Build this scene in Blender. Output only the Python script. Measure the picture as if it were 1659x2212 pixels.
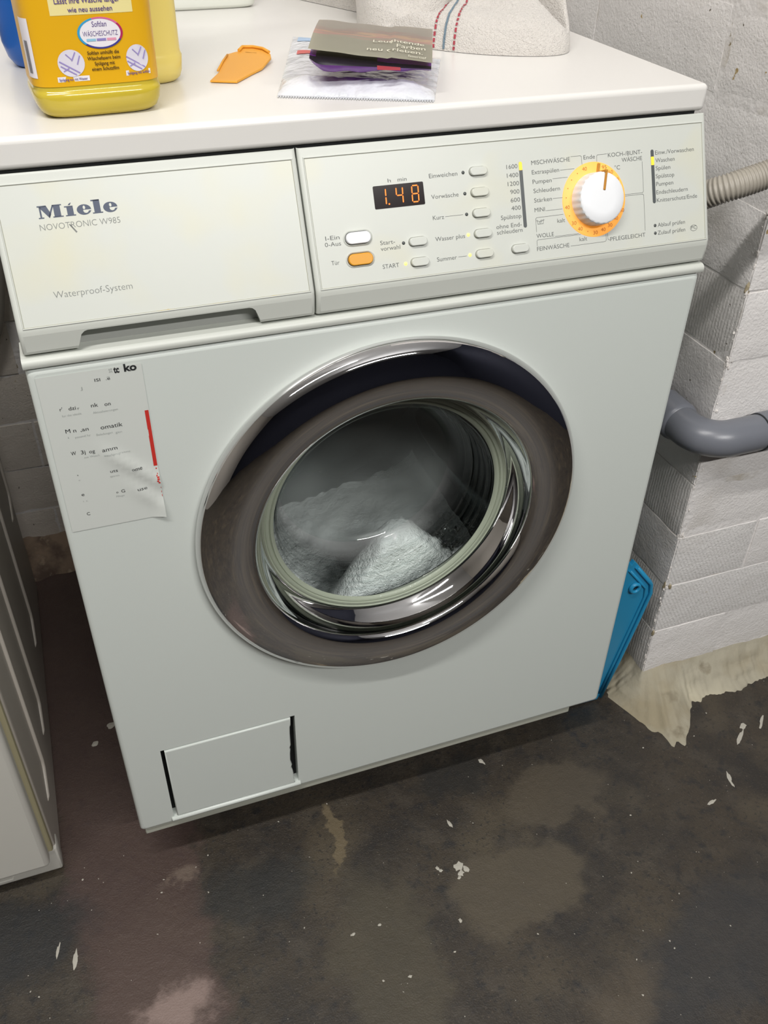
import bpy, bmesh, math, random
from mathutils import Vector, Matrix, noise
random.seed(7)
for o in list(bpy.data.objects): bpy.data.objects.remove(o)
SC = bpy.context.scene
COL = SC.collection
PI = math.pi
# ------------------------------------------------------------------ camera
cam_data = bpy.data.cameras.new('camera'); cam = bpy.data.objects.new('camera', cam_data); COL.objects.link(cam)
cam_data.sensor_fit = 'VERTICAL'; cam_data.sensor_height = 36; cam_data.sensor_width = 27
cam_data.lens = 1972.8/2212*36; cam_data.clip_start = .01
_r = ((.9402137, -.3401731, .0167447), (-.1956235, -.5796280, -.7910517), (.2788002, .7404821, -.6115200))
cam.matrix_world = Matrix(((_r[0][0], -_r[1][0], -_r[2][0], .0413324), (_r[0][1], -_r[1][1], -_r[2][1], -.6540520),
                           (_r[0][2], -_r[1][2], -_r[2][2], 1.0342861), (0, 0, 0, 1)))
SC.camera = cam
# ------------------------------------------------------------------ world, lights, exposure
W = bpy.data.worlds.new('cellar_air'); SC.world = W; W.use_nodes = True
W.node_tree.nodes['Background'].inputs[0].default_value = (.8, .85, .9, 1)
W.node_tree.nodes['Background'].inputs[1].default_value = .22
def area(name, loc, target, sx, sy, power, color):
    l = bpy.data.lights.new(name, 'AREA'); l.shape = 'RECTANGLE'; l.size = sx; l.size_y = sy; l.energy = power; l.color = color
    o = bpy.data.objects.new(name, l); COL.objects.link(o); o.location = loc
    d = Vector(target)-Vector(loc); o.rotation_euler = d.to_track_quat('-Z', 'X').to_euler() if False else (0, 0, 0)
    z = -d.normalized(); x = Vector((1, 0, 0)); y = z.cross(x).normalized(); x = y.cross(z).normalized()
    o.rotation_euler = Matrix((x, y, z)).transposed().to_euler()
    return o
area('tube_and_fill_light', (-.35, -.78, 2.3), (.3, .1, .5), 1.2, .05, 24, (1, .975, .94))  # ceiling tube, the main lamp
area('tube_and_fill_light', (.75, -2.0, 2.2), (.6, .1, .4), 1.2, .05, 34, (1, .98, .95))  # unseen second lamp, added as fill for the front faces
vs = SC.view_settings; vs.view_transform = 'Standard'; vs.look = 'None'; vs.gamma = 1; vs.use_curve_mapping = False
vs.exposure = .16

# ------------------------------------------------------------------ helpers
def lin(h):
    c = [int(h[i:i+2], 16)/255 for i in (0, 2, 4)]
    return tuple((v/12.92 if v <= .04045 else ((v+.055)/1.055)**2.4) for v in c)+(1,)
def mat(name, col, rough=.5, metal=0, bump=None, emit=None, spec=None, mix=None, coat=0, alpha=None, trans=0, ior=None, sheen=0):
    """mix: list of (colour, scale, lo, hi, detail) noise layers; bump: list of (scale, distance, detail)"""
    m = bpy.data.materials.new(name); m.use_nodes = True; nt = m.node_tree; b = nt.nodes['Principled BSDF']
    c = lin(col) if isinstance(col, str) else col
    b.inputs['Base Color'].default_value = c; b.inputs['Roughness'].default_value = rough; b.inputs['Metallic'].default_value = metal
    if coat: b.inputs['Coat Weight'].default_value = coat; b.inputs['Coat Roughness'].default_value = .08
    if spec is not None: b.inputs['Specular IOR Level'].default_value = spec
    if trans: b.inputs['Transmission Weight'].default_value = trans
    if ior: b.inputs['IOR'].default_value = ior
    if sheen: b.inputs['Sheen Weight'].default_value = sheen
    if alpha is not None: b.inputs['Alpha'].default_value = alpha
    tc = nt.nodes.new('ShaderNodeNewGeometry')
    pos = tc.outputs['Position']
    prev = None
    for (c2, sc, lo, hi, det) in (mix or []):
        n = nt.nodes.new('ShaderNodeTexNoise'); n.inputs['Scale'].default_value = sc; n.inputs['Detail'].default_value = det
        nt.links.new(pos, n.inputs['Vector'])
        r = nt.nodes.new('ShaderNodeMapRange'); r.inputs[1].default_value = lo; r.inputs[2].default_value = hi
        nt.links.new(n.outputs[0], r.inputs[0])
        x = nt.nodes.new('ShaderNodeMix'); x.data_type = 'RGBA'
        nt.links.new(r.outputs[0], x.inputs[0])
        if prev is None: x.inputs[6].default_value = c
        else: nt.links.new(prev, x.inputs[6])
        x.inputs[7].default_value = lin(c2) if isinstance(c2, str) else c2
        prev = x.outputs[2]
    if prev is not None: nt.links.new(prev, b.inputs['Base Color'])
    pn = None
    for (sc, dist, det) in (bump or []):
        n = nt.nodes.new('ShaderNodeTexNoise'); n.inputs['Scale'].default_value = sc; n.inputs['Detail'].default_value = det
        nt.links.new(pos, n.inputs['Vector'])
        bp = nt.nodes.new('ShaderNodeBump'); bp.inputs['Distance'].default_value = dist; bp.inputs['Strength'].default_value = 1
        nt.links.new(n.outputs[0], bp.inputs['Height'])
        if pn: nt.links.new(pn, bp.inputs['Normal'])
        pn = bp.outputs[0]
    if pn: nt.links.new(pn, b.inputs['Normal'])
    if emit:
        b.inputs['Emission Color'].default_value = lin(emit[0]); b.inputs['Emission Strength'].default_value = emit[1]
    return m
def root_loc(o):
    while o.parent: o = o.parent
    return Vector(o.location)
def build(name, bm, m, parent=None, smooth=False, kind=None, loc=None, flat=False):
    """link a bmesh given in world metres as ONE mesh object; its origin sits at the origin of its thing (or at loc)"""
    me = bpy.data.meshes.new(name)
    L = root_loc(parent) if parent else Vector(loc or (0, 0, 0))
    bmesh.ops.translate(bm, verts=bm.verts, vec=-L)
    bm.normal_update(); bm.to_mesh(me); bm.free()
    for mm in (m if isinstance(m, (list, tuple)) else [m]): me.materials.append(mm)
    if smooth:
        me.polygons.foreach_set('use_smooth', [True]*len(me.polygons))
        if smooth is not True: me.set_sharp_from_angle(angle=math.radians(smooth))
        for p in me.polygons:
            if p.area > .002 or len(p.vertices) > 7 or (flat and p.normal.y < -.999): p.use_smooth = False
    o = bpy.data.objects.new(name, me); COL.objects.link(o)
    if parent: o.parent = parent
    else: o.location = L
    if kind: o['kind'] = kind
    return o
def tag(o, label=None, cat=None, group=None, kind=None):
    for k, v in (('label', label), ('category', cat), ('group', group), ('kind', kind)):
        if v: o[k] = v
    return o
def thing(name, label, cat, loc, group=None):
    o = bpy.data.objects.new(name, None); o.empty_display_size = .05; COL.objects.link(o); o.location = loc
    return tag(o, label, cat, group)
def bx(bm, a, b, bev=0, seg=2):
    r = bmesh.ops.create_cube(bm, size=1)['verts']
    c = [(a[i]+b[i])/2 for i in range(3)]; s = [abs(b[i]-a[i]) for i in range(3)]
    bmesh.ops.scale(bm, verts=r, vec=s); bmesh.ops.translate(bm, verts=r, vec=c)
    if bev:
        es = list({e for v in r for e in v.link_edges})
        bmesh.ops.bevel(bm, geom=es, offset=bev, segments=seg, affect='EDGES', profile=.5)
    return bm
def box(a, b, bev=0, seg=2): return bx(bmesh.new(), a, b, bev, seg)
def poly(bm, pts):
    return bm.faces.new([bm.verts.new(p) for p in pts])
def prism(bm, pts, vec, bev=0, seg=2):
    """extrude a planar polygon by vec"""
    vec = Vector(vec); n = len(pts)
    a = [bm.verts.new(p) for p in pts]; b = [bm.verts.new(Vector(p)+vec) for p in pts]
    fs = [bm.faces.new(a), bm.faces.new(b[::-1])]
    for i in range(n): fs.append(bm.faces.new((a[i], b[i], b[(i+1) % n], a[(i+1) % n])))
    bmesh.ops.recalc_face_normals(bm, faces=fs)
    if bev:
        es = [e for e in fs[1].edges]
        bmesh.ops.bevel(bm, geom=es, offset=bev, segments=seg, affect='EDGES', profile=.5)
    return bm
def lathe(bm, prof, c, n=64, axis='y', close=False):
    """revolve profile [(r, h)] about an axis through c"""
    rings = []
    for r, h in prof:
        ring = []
        for i in range(n):
            a = 2*PI*i/n
            if axis == 'y': p = (c[0]+r*math.cos(a), c[1]+h, c[2]+r*math.sin(a))
            else: p = (c[0]+r*math.cos(a), c[1]+r*math.sin(a), c[2]+h)
            ring.append(bm.verts.new(p))
        rings.append(ring)
    m = len(rings)
    for k in range(m-1+(1 if close else 0)):
        A, B = rings[k], rings[(k+1) % m]
        for i in range(n): bm.faces.new((A[i], A[(i+1) % n], B[(i+1) % n], B[i]))
    bmesh.ops.remove_doubles(bm, verts=bm.verts, dist=1e-6)
    bmesh.ops.recalc_face_normals(bm, faces=bm.faces)
    return bm
def tube(bm, pts, rad, n=16, cap=True):
    """tube along points; rad number or list"""
    pts = [Vector(p) for p in pts]; N = len(pts); prev = None; ref = None
    for i, p in enumerate(pts):
        t = (pts[min(i+1, N-1)]-pts[max(i-1, 0)]).normalized()
        if ref is None: ref = t.orthogonal().normalized()
        ref = (ref-t*ref.dot(t)).normalized(); b = t.cross(ref)
        r = rad[i] if isinstance(rad, (list, tuple)) else rad
        ring = [bm.verts.new(p+r*(math.cos(2*PI*k/n)*ref+math.sin(2*PI*k/n)*b)) for k in range(n)]
        if prev:
            for k in range(n): bm.faces.new((prev[k], prev[(k+1) % n], ring[(k+1) % n], ring[k]))
        elif cap: bm.faces.new(ring[::-1])
        prev = ring
    if cap: bm.faces.new(prev)
    bmesh.ops.recalc_face_normals(bm, faces=bm.faces)
    return bm
def curve_pts(ctrl, n):
    """Catmull-Rom through control points"""
    c = [Vector(p) for p in ctrl]; c = [2*c[0]-c[1]]+c+[2*c[-1]-c[-2]]; out = []
    S = len(c)-3
    for k in range(n+1):
        t = k/n*S; i = min(int(t), S-1); t -= i
        a, b, d, e = c[i:i+4]
        out.append(.5*((2*b)+(-a+d)*t+(2*a-5*b+4*d-e)*t*t+(-a+3*b-3*d+e)*t**3))
    return out
# text: the built-in font, turned into flat polygons in the unit square of its own box
_tc = {}
def glyphs(s, thin=0.0):
    k = (s, thin)
    if k not in _tc:
        cu = bpy.data.curves.new('t', 'FONT'); cu.body = s; cu.resolution_u = 3; cu.offset = thin
        o = bpy.data.objects.new('t', cu); COL.objects.link(o)
        bpy.context.view_layer.update()
        me = bpy.data.meshes.new_from_object(o.evaluated_get(bpy.context.evaluated_depsgraph_get()))
        vs_ = [tuple(v.co) for v in me.vertices]; fs = [tuple(p.vertices) for p in me.polygons]
        bpy.data.objects.remove(o); bpy.data.curves.remove(cu); bpy.data.meshes.remove(me)
        _tc[k] = (vs_, fs)
    return _tc[k]
CAP = .70
def add_text(bm, s, x, y, w, h, fn, thin=0.0, mi=0):
    """s at (x, y) baseline left, total width w, capital height h; fn maps (x, y) to world"""
    v, f = glyphs(s, thin)
    if not v: return
    x0 = min(p[0] for p in v); x1 = max(p[0] for p in v)
    vs_ = [bm.verts.new(fn(x+(p[0]-x0)/(x1-x0)*w, y+p[1]/CAP*h)) for p in v]
    for q in f:
        try:
            ff = bm.faces.new([vs_[i] for i in q]); ff.material_index = mi
        except ValueError: pass

# ------------------------------------------------------------------ materials
enamel = mat('white_enamel', 'd2d8d3', .32, bump=[(900, .00003, 1)])
lidm = mat('white_lid_enamel', 'e3e1dd', .30)
plastic = mat('white_moulded_plastic', 'c8cbc4', .42, bump=[(1500, .00002, 1)])
platem = mat('control_plate_white', 'c8cbc4', .38, mix=[('cdccb8', 14, .55, .75, 2)])
print_m = mat('dark_grey_print', '5d605f', .6)
logo_m = mat('slate_blue_print', '50586a', .6)
dark = mat('black_gap_shade', '17191a', .8)  # black colour stands in for the shade in gaps, recesses and holes
rubber_dark = mat('dark_rubber', '2c2f30', .6)
chrome = mat('polished_chrome', (.72, .71, .71, 1), .035, 1)
steel = mat('drum_steel', '7f8787', .52, 1)
gasket = mat('pale_grey_green_rubber', 'acb09f', .45)
orange_b = mat('amber_button', 'dd9a1c', .4)
disp_m = mat('smoked_display', '241d1e', .12)
seg_m = mat('amber_segment', 'f07818', .5, emit=('ff7a1a', .8))
led_off = mat('unlit_indicator', '4d5150', .3)
led_on = mat('lit_yellow_indicator', 'fff08a', .4, emit=('ffe84a', 1.5))
led_bar = mat('lit_bar', 'ffd23c', .4, emit=('ffc222', .85))
bar_m = mat('smoked_bar', '55595a', .3)
knob_m = mat('white_knob', 'e9ebee', .38)
glow_m = mat('backlit_amber_disc', 'f3b25c', .5, emit=('ff9a2e', .42))
pointer_m = mat('amber_pointer', 'b87c1c', .5)
red_m = mat('red_print', 'c8342c', .5)
glow_print = mat('brown_print', 'a35f22', .6)
stain_m = mat('yellow_grime', 'b7a468', .9)

def thin_glass(name, tint, rough=.02, haze=None, refl=1.0):
    m = bpy.data.materials.new(name); m.use_nodes = True; nt = m.node_tree; nt.nodes.clear()
    o = nt.nodes.new('ShaderNodeOutputMaterial'); t = nt.nodes.new('ShaderNodeBsdfTransparent'); t.inputs[0].default_value = tint
    g = nt.nodes.new('ShaderNodeBsdfGlossy'); g.inputs['Roughness'].default_value = rough
    f = nt.nodes.new('ShaderNodeFresnel')
    gb = nt.nodes.new('ShaderNodeNewGeometry'); io = nt.nodes.new('ShaderNodeMapRange'); io.inputs[3].default_value = 1.45; io.inputs[4].default_value = 1/1.45
    nt.links.new(gb.outputs['Backfacing'], io.inputs[0]); nt.links.new(io.outputs[0], f.inputs[0])
    x = nt.nodes.new('ShaderNodeMixShader')
    nt.links.new(f.outputs[0], x.inputs[0]); nt.links.new(t.outputs[0], x.inputs[1]); nt.links.new(g.outputs[0], x.inputs[2])
    last = x.outputs[0]
    if haze:
        geo = nt.nodes.new('ShaderNodeNewGeometry')
        n = nt.nodes.new('ShaderNodeTexNoise'); n.inputs['Scale'].default_value = haze[0]; n.inputs['Detail'].default_value = 1
        nt.links.new(geo.outputs['Position'], n.inputs['Vector'])
        r = nt.nodes.new('ShaderNodeMapRange'); r.inputs[1].default_value = haze[1]; r.inputs[2].default_value = haze[2]; r.inputs[4].default_value = haze[3]
        nt.links.new(n.outputs[0], r.inputs[0])
        # the film of suds has settled low on the glass
        sx = nt.nodes.new('ShaderNodeSeparateXYZ'); nt.links.new(geo.outputs['Position'], sx.inputs[0])
        r2 = nt.nodes.new('ShaderNodeMapRange'); r2.interpolation_type = 'SMOOTHSTEP'
        r2.inputs[1].default_value = haze[5]; r2.inputs[2].default_value = haze[4]
        nt.links.new(sx.outputs[2], r2.inputs[0])
        r3 = nt.nodes.new('ShaderNodeMapRange'); r3.interpolation_type = 'SMOOTHSTEP'; r3.inputs[1].default_value = .052; r3.inputs[2].default_value = .095
        nt.links.new(sx.outputs[1], r3.inputs[0]); m2 = nt.nodes.new('ShaderNodeMath'); m2.operation = 'MULTIPLY'; nt.links.new(r2.outputs[0], m2.inputs[0]); nt.links.new(r3.outputs[0], m2.inputs[1])
        mu = nt.nodes.new('ShaderNodeMath'); mu.operation = 'MULTIPLY'
        nt.links.new(r.outputs[0], mu.inputs[0]); nt.links.new(m2.outputs[0], mu.inputs[1])
        d = nt.nodes.new('ShaderNodeBsdfDiffuse'); d.inputs[0].default_value = (.85, .88, .88, 1)
        tl = nt.nodes.new('ShaderNodeBsdfTranslucent'); tl.inputs[0].default_value = (.85, .88, .88, 1)
        ad = nt.nodes.new('ShaderNodeMixShader'); ad.inputs[0].default_value = .4
        nt.links.new(d.outputs[0], ad.inputs[1]); nt.links.new(tl.outputs[0], ad.inputs[2])
        y = nt.nodes.new('ShaderNodeMixShader')
        nt.links.new(mu.outputs[0], y.inputs[0]); nt.links.new(last, y.inputs[1]); nt.links.new(ad.outputs[0], y.inputs[2]); last = y.outputs[0]
    nt.links.new(last, o.inputs[0])
    return m
bowl_glass = thin_glass('clear_bowl_glass', (.93, .96, .95, 1), .015)
ring_glass = thin_glass('highlight_ring_glass', (.97, .98, .98, 1), .03)
film_m = thin_glass('misted_suds_film', (1, 1, 1, 1), .3, haze=(13, .10, .80, .72, .42, .55))

# ================================================================== SETTING
paint = [(330, .0009, 4), (110, .0006, 4), (28, .0012, 3)]
def wall_mat(name, col, ribs=None, extra=None):
    m = mat(name, col, .75, mix=[('cdc8c2', 9, .55, .80, 6), ('b09a6c', 42, .715, .735, 5), ('6f675c', 130, .735, .76, 3)]+(extra or []), bump=paint)
    if ribs:
        nt = m.node_tree; b = nt.nodes['Principled BSDF']; geo = nt.nodes['Geometry']
        mp = nt.nodes.new('ShaderNodeMapping'); mp.inputs['Rotation'].default_value = ribs
        w = nt.nodes.new('ShaderNodeTexWave'); w.inputs['Scale'].default_value = 66; w.inputs['Distortion'].default_value = 1.6; w.inputs['Detail'].default_value = 4
        w.inputs['Detail Scale'].default_value = 1.5
        nt.links.new(geo.outputs['Position'], mp.inputs[0]); nt.links.new(mp.outputs[0], w.inputs[0])
        bp = nt.nodes.new('ShaderNodeBump'); bp.inputs['Distance'].default_value = .0007
        bp.inputs['Strength'].default_value = .5
        nt.links.new(w.outputs[0], bp.inputs['Height'])
        nt.links.new(b.inputs['Normal'].links[0].from_socket, bp.inputs['Normal']); nt.links.new(bp.outputs[0], b.inputs['Normal'])
    return m
wm = wall_mat('whitewashed_brick', 'e8e5e3')
wm_rib_side = wall_mat('whitewashed_combed_brick', 'e2dfdc', ribs=(0, 0, PI/2))
wm_rib_front = wall_mat('whitewashed_combed_brick_front', 'e1dfdd', ribs=(0, .5, 0))
mortar = mat('whitewashed_mortar', 'e7e4e2', .85, mix=[('c4bcae', 20, .58, .76, 4), ('8a7a58', 60, .70, .74, 3)], bump=[(160, .0010, 4), (40, .0016, 3)])
plain_wall = mat('painted_cellar_wall', 'b9b4ac', .8, bump=[(30, .002, 3)])
far_wall = mat('dark_reflected_wall', '1d2030', .85, bump=[(30, .002, 3)])  # unseen walls, coloured navy to put a dark band into the chrome reflection

X0, YP, YB = .72, .068, .672     # side wall face, pier face, back wall face
ZL = [.0400+.0845*k for k in range(-1, 27)]
def brick_mesh(L, H, D, seed, nx=8, nz=4, amp=.0008):
    """a brick: worn front grid at local y = 0 looking to -y, sides going back D; centred in x and z"""
    bm = bmesh.new(); g = []
    for j in range(nz+1):
        row = []
        for i in range(nx+1):
            u = i/nx*2-1; v = j/nz*2-1
            x = u*L/2; z = v*H/2
            e = max(0, (min((1-abs(u))*L/2, (1-abs(v))*H/2)))
            edge = max(0, 1-e/.006)
            nn = noise.noise(Vector((x*40+seed*9.1, z*40, seed*3.7)))
            n2 = noise.noise(Vector((x*130+seed*5.1, z*130, seed*1.7)))
            y = -amp*nn+edge*.0013
            if i in (0, nx): x -= math.copysign(abs(n2)*.002, u)
            if j in (0, nz): z -= math.copysign(abs(nn)*.002+abs(n2)*.001, v)
            row.append(bm.verts.new((x, y, z)))
        g.append(row)
    for j in range(nz):
        for i in range(nx): bm.faces.new((g[j][i], g[j][i+1], g[j+1][i+1], g[j+1][i]))
    rim = g[0]+[g[j][nx] for j in range(1, nz+1)]+g[nz][:-1][::-1]+[g[j][0] for j in range(nz-1, 0, -1)]
    back = [bm.verts.new((v.co.x, D, v.co.z)) for v in rim]; n = len(rim)
    for i in range(n): bm.faces.new((rim[i], back[i], back[(i+1) % n], rim[(i+1) % n]))
    bmesh.ops.recalc_face_normals(bm, faces=bm.faces)
    me = bpy.data.meshes.new('brick'); bm.normal_update(); bm.to_mesh(me); bm.free()
    me.polygons.foreach_set('use_smooth', [True]*len(me.polygons)); me.set_sharp_from_angle(angle=math.radians(50))
    return me
BL, BH, BD = .248, .0825, .02
b_full = [brick_mesh(BL-.001, BH, BD, k, 14, 6) for k in range(5)]
b_half = [brick_mesh(.121, BH, BD, k+10, 8, 6) for k in range(4)]
def put_brick(me, loc, rz, parent, mats):
    me2 = me.copy() if len(me.materials) and me.materials[0] != mats else me
    if not len(me2.materials): me2.materials.append(mats)
    elif me2.materials[0] != mats: me2.materials[0] = mats
    o = bpy.data.objects.new('brick', me2); COL.objects.link(o); o.parent = parent; o.location = loc; o.rotation_euler = (0, 0, rz)
    return o
_mc = {}
def variant(lst, k, mm):
    key = (id(lst), k % len(lst), mm.name)
    if key not in _mc:
        me = lst[k % len(lst)].copy(); me.materials.append(mm); _mc[key] = me
    return _mc[key]
def brick(lst, k, mm, loc, rz, parent):
    o = bpy.data.objects.new('brick', variant(lst, k, mm)); COL.objects.link(o); o.parent = parent; o.location = loc; o.rotation_euler = (0, 0, rz)
    return o

# --- floor
FX0, FX1, FY0, FY1, CZ = -2.2, 2.2, -3.0, YB+.3, 2.45
def floor_material():
    m = mat('worn_dark_floor_paint', '3f382f', .52, mix=[('312d29', 11, .42, .66, 8), ('48423a', 26, .50, .74, 8), ('2c2a29', 60, .54, .70, 6), ('50483b', 7, .54, .70, 8), ('2a2827', 210, .56, .72, 4), ('564e43', 330, .60, .76, 4), ('7c766a', 800, .69, .76, 2)], bump=[(500, .0006, 4), (120, .0008, 4), (18, .0012, 4)])
    nt = m.node_tree; b = nt.nodes['Principled BSDF']; geo = nt.nodes['Geometry']
    cur = b.inputs['Base Color'].links[0].from_socket
    nz = nt.nodes.new('ShaderNodeTexNoise'); nz.inputs['Scale'].default_value = 22; nz.inputs['Detail'].default_value = 9; nz.inputs['Roughness'].default_value = .62
    nt.links.new(geo.outputs['Position'], nz.inputs['Vector'])
    off = nt.nodes.new('ShaderNodeVectorMath'); off.operation = 'MULTIPLY_ADD'
    off.inputs[1].default_value = (.09, .09, 0); nt.links.new(nz.outputs['Color'], off.inputs[0]); nt.links.new(geo.outputs['Position'], off.inputs[2])
    def patch(cx, cy, rx, ry, rot, col, amt, soft=.35):
        nonlocal cur
        mp = nt.nodes.new('ShaderNodeMapping'); mp.vector_type = 'TEXTURE'
        mp.inputs['Location'].default_value = (cx+.045, cy+.045, 0); mp.inputs['Rotation'].default_value = (0, 0, rot); mp.inputs['Scale'].default_value = (rx, ry, 1)
        nt.links.new(off.outputs[0], mp.inputs[0])
        ln = nt.nodes.new('ShaderNodeVectorMath'); ln.operation = 'LENGTH'; nt.links.new(mp.outputs[0], ln.inputs[0])
        r = nt.nodes.new('ShaderNodeMapRange'); r.inputs[1].default_value = 1+soft/2; r.inputs[2].default_value = 1-soft/2; r.inputs[4].default_value = amt
        r.interpolation_type = 'SMOOTHSTEP'
        nt.links.new(ln.outputs['Value'], r.inputs[0])
        x = nt.nodes.new('ShaderNodeMix'); x.data_type = 'RGBA'; nt.links.new(r.outputs[0], x.inputs[0]); nt.links.new(cur, x.inputs[6]); x.inputs[7].default_value = lin(col)
        cur = x.outputs[2]
    patch(-.03, .26, .085, .62, .04, '574541', .62, .3)         # reddish strip between the machines
    patch(-.02, -.17, .06, .12, .1, '54453f', .8, .8)
    patch(.00, -.155, .033, .025, 0, '94817a', .8, .9)
    patch(.034, -.003, .018, .012, 0, '7d6f63', .6, .8)
    patch(.52, -.05, .075, .045, .2, '544c40', .75)
    patch(.42, -.15, .085, .05, .1, '574f42', .75)
    patch(.225, -.02, .010, .055, -.15, '71654f', .8)
    patch(.235, -.19, .055, .11, -.1, '4f493c', .7, .6)
    patch(.12, -.05, .07, .035, 0, '2f302f', .7, .8)
    patch(-.15, -.02, .07, .05, 0, '26292c', .7, .8)
    patch(.40, .02, .05, .03, 0, '2b2b2a', .7, .8)
    patch(.60, -.30, .12, .06, .4, '343537', .6, .9)
    patch(.45, -.33, .07, .03, .6, '5d5345', .5, .9)
    nt.links.new(cur, b.inputs['Base Color'])
    return m
floor = build('floor', box((FX0, FY0, -.05), (FX1, FY1, 0)), floor_material(), kind='structure')
# white paint drops and smears on the floor
splat_m = mat('dried_white_paint', 'b5b1a6', .7)
bm = bmesh.new()
def blob(x, y, rx, ry, rot=0, n=12, rough=.35, h=.0006):
    ring = []
    for i in range(n):
        a = 2*PI*i/n; k = 1+random.uniform(-rough, rough)
        px, py = rx*k*math.cos(a), ry*k*math.sin(a)
        ring.append((x+px*math.cos(rot)-py*math.sin(rot), y+px*math.sin(rot)+py*math.cos(rot)))
    c = bm.verts.new((x, y, h)); v = [bm.verts.new((p[0], p[1], .0001)) for p in ring]
    for i in range(n): bm.faces.new((c, v[i], v[(i+1) % n]))
for (x, y, rx, ry, ro) in [(.357, -.104, .008, .006, .3), (.356, -.113, .004, .0035, .8), (.352, -.118, .003, .002, .4), (.364, -.11, .003, .005, .2), (.331, -.098, .002, .0032, .2), (.334, -.102, .002, .002, 0),
                           (.829, -.039, .006, .0045, .5), (.815, -.052, .003, .013, -.9), (.808, -.058, .0018, .009, -.9), (.86, -.04, .002, .012, -.8), (.756, -.105, .0035, .010, -.3), (.754, -.112, .0018, .008, -.2), (.449, .03, .003, .006, .4), (.71, -.13, .008, .002, .3),
                           (.24, -.142, .0022, .0014, 0), (.208, -.142, .0024, .0014, .4), (.205, -.1425, .0014, .001, .4), (.252, -.209, .0022, .0015, 0), (-.115, -.05, .0016, .009, -.25), (-.098, -.068, .0022, .012, -.2), (.37, -.045, .0022, .0055, .2), (.331, -.168, .002, .003, 0), (.31, -.2, .0015, .001, 0)]:
    blob(x, y, rx, ry, ro)
for k in range(230):
    x = random.uniform(-.15, 1.0); y = random.uniform(-.42, .05)
    r = random.choice([.0004, .0005, .0006, .0008, .0012]); blob(x, y, r, r*random.uniform(.6, 1), random.random()*3, 6)
for (x, y, q) in ((-.0200, .258, .0065), (-.0450, .2325, .005)): blob(x, y, q, q*.8, .4, 12, .2, .0012)
o = build('paint_splatter', bm, splat_m, parent=floor, kind='stuff')

# --- side wall (faces the machine) with its bricks
wall_r = build('wall_right', box((X0+.0016, YP+.25, 0), (X0+.25, FY1, CZ)), mortar, kind='structure')
for k, z0 in enumerate(ZL[:-1]):
    zc = z0+.0845/2
    if zc < .045 or zc > 1.25: continue
    y = YP+(.0 if k % 2 else -.125)
    first = True
    i = 0
    while y < FY1-.1:
        L = .25
        if first and k % 2 == 0: L = .125; y = YP
        mm = wm_rib_side if (k, i) in ((7, 0), (4, 0), (2, 0), (1, 0), (9, 1), (6, 1), (3, 1)) else wm
        brick(b_full if L > .2 else b_half, k*3+i, mm, (X0+random.uniform(-.001, .001), y+L/2, zc), PI/2*-1, wall_r)
        y += L; first = False; i += 1
# --- pier front (faces the camera) with its bricks
wall_p = build('wall_front_right', box((X0+.0016, YP+.0016, 0), (FX1, YP+.25, CZ)), mortar, kind='structure')
for k, z0 in enumerate(ZL[:-1]):
    zc = z0+.0845/2
    if zc < .045 or zc > 1.25: continue
    x = X0; i = 0
    while x < X0+.75:
        L = .125 if (i == 0 and k % 2) else .25
        mm = wm_rib_front if (k, i) in ((3, 0), (2, 0)) else wm
        brick(b_full if L > .2 else b_half, k*5+i+1, mm, (x+L/2, YP+random.uniform(-.001, .001), zc), 0, wall_p)
        x += L; i += 1
chip_m = mat('chipped_edge_stone', 'a99d82', .9, mix=[('8d7c5c', 60, .5, .7, 3)], bump=[(300, .001, 2)])
white_chip = mat('raised_paint_crust', 'e9e4df', .8, bump=[(260, .0012, 3)])
for nm, mm, cnt, sd in (('plaster_crust', white_chip, 420, 11), ('chipped_patch', chip_m, 9, 5)):
    random.seed(sd); bm = bmesh.new()
    for q in range(cnt):
        z = random.uniform(.02, 1.0); r_ = random.choice((.0008, .001, .0013, .0018, .0026)) if nm == 'plaster_crust' else random.uniform(.002, .0055)
        kz = min(ZL, key=lambda v: abs(v-z))
        if nm == 'chipped_patch' or random.random() < .4: z = kz+random.uniform(-.006, .006)
        q_ = bmesh.ops.create_icosphere(bm, subdivisions=1, radius=r_)
        bmesh.ops.scale(bm, verts=q_['verts'], vec=(.55, .55, random.uniform(.7, 1.7)))
        for v in q_['verts']: v.co *= 1+random.uniform(-.4, .4)
        dx = random.choice((0, 0, random.uniform(0, .007))); bmesh.ops.translate(bm, verts=q_['verts'], vec=(X0+.0012+dx, YP+.0012+(random.uniform(0, .004) if dx == 0 else 0), z))
    build(nm, bm, mm, wall_p, kind='stuff')
random.seed(21)
# --- back wall seen in the gap on the left
bw = wall_mat('back_wall_brick', 'ddd5cb')
wall_b = build('wall_back', box((FX0, YB+.0016, 0), (X0, FY1, CZ)), mortar, kind='structure')
for k in range(10):
    zc = .095+.0845*k-.0845/2
    x = -.55-(.125 if k % 2 else 0); i = 0
    while x < .30:
        brick(b_full, k*2+i, bw, (x+.125, YB+random.uniform(-.002, .001), zc), 0, wall_b); x += .25; i += 1
# unseen sides of the room: light and reflections come from them
build('wall_left', box((FX0-.1, FY0, 0), (FX0, FY1, CZ)), plain_wall, kind='structure')
build('wall_right_far', box((FX1, FY0, 0), (FX1+.1, YP, CZ)), far_wall, kind='structure')
build('wall_front', box((FX0, FY0-.1, 0), (FX1, FY0, CZ)), far_wall, kind='structure')
build('ceiling', box((FX0, FY0, CZ), (FX1, FY1, CZ+.1)), mat('ceiling_paint', 'e2e4e6', .85), kind='structure')
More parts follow.
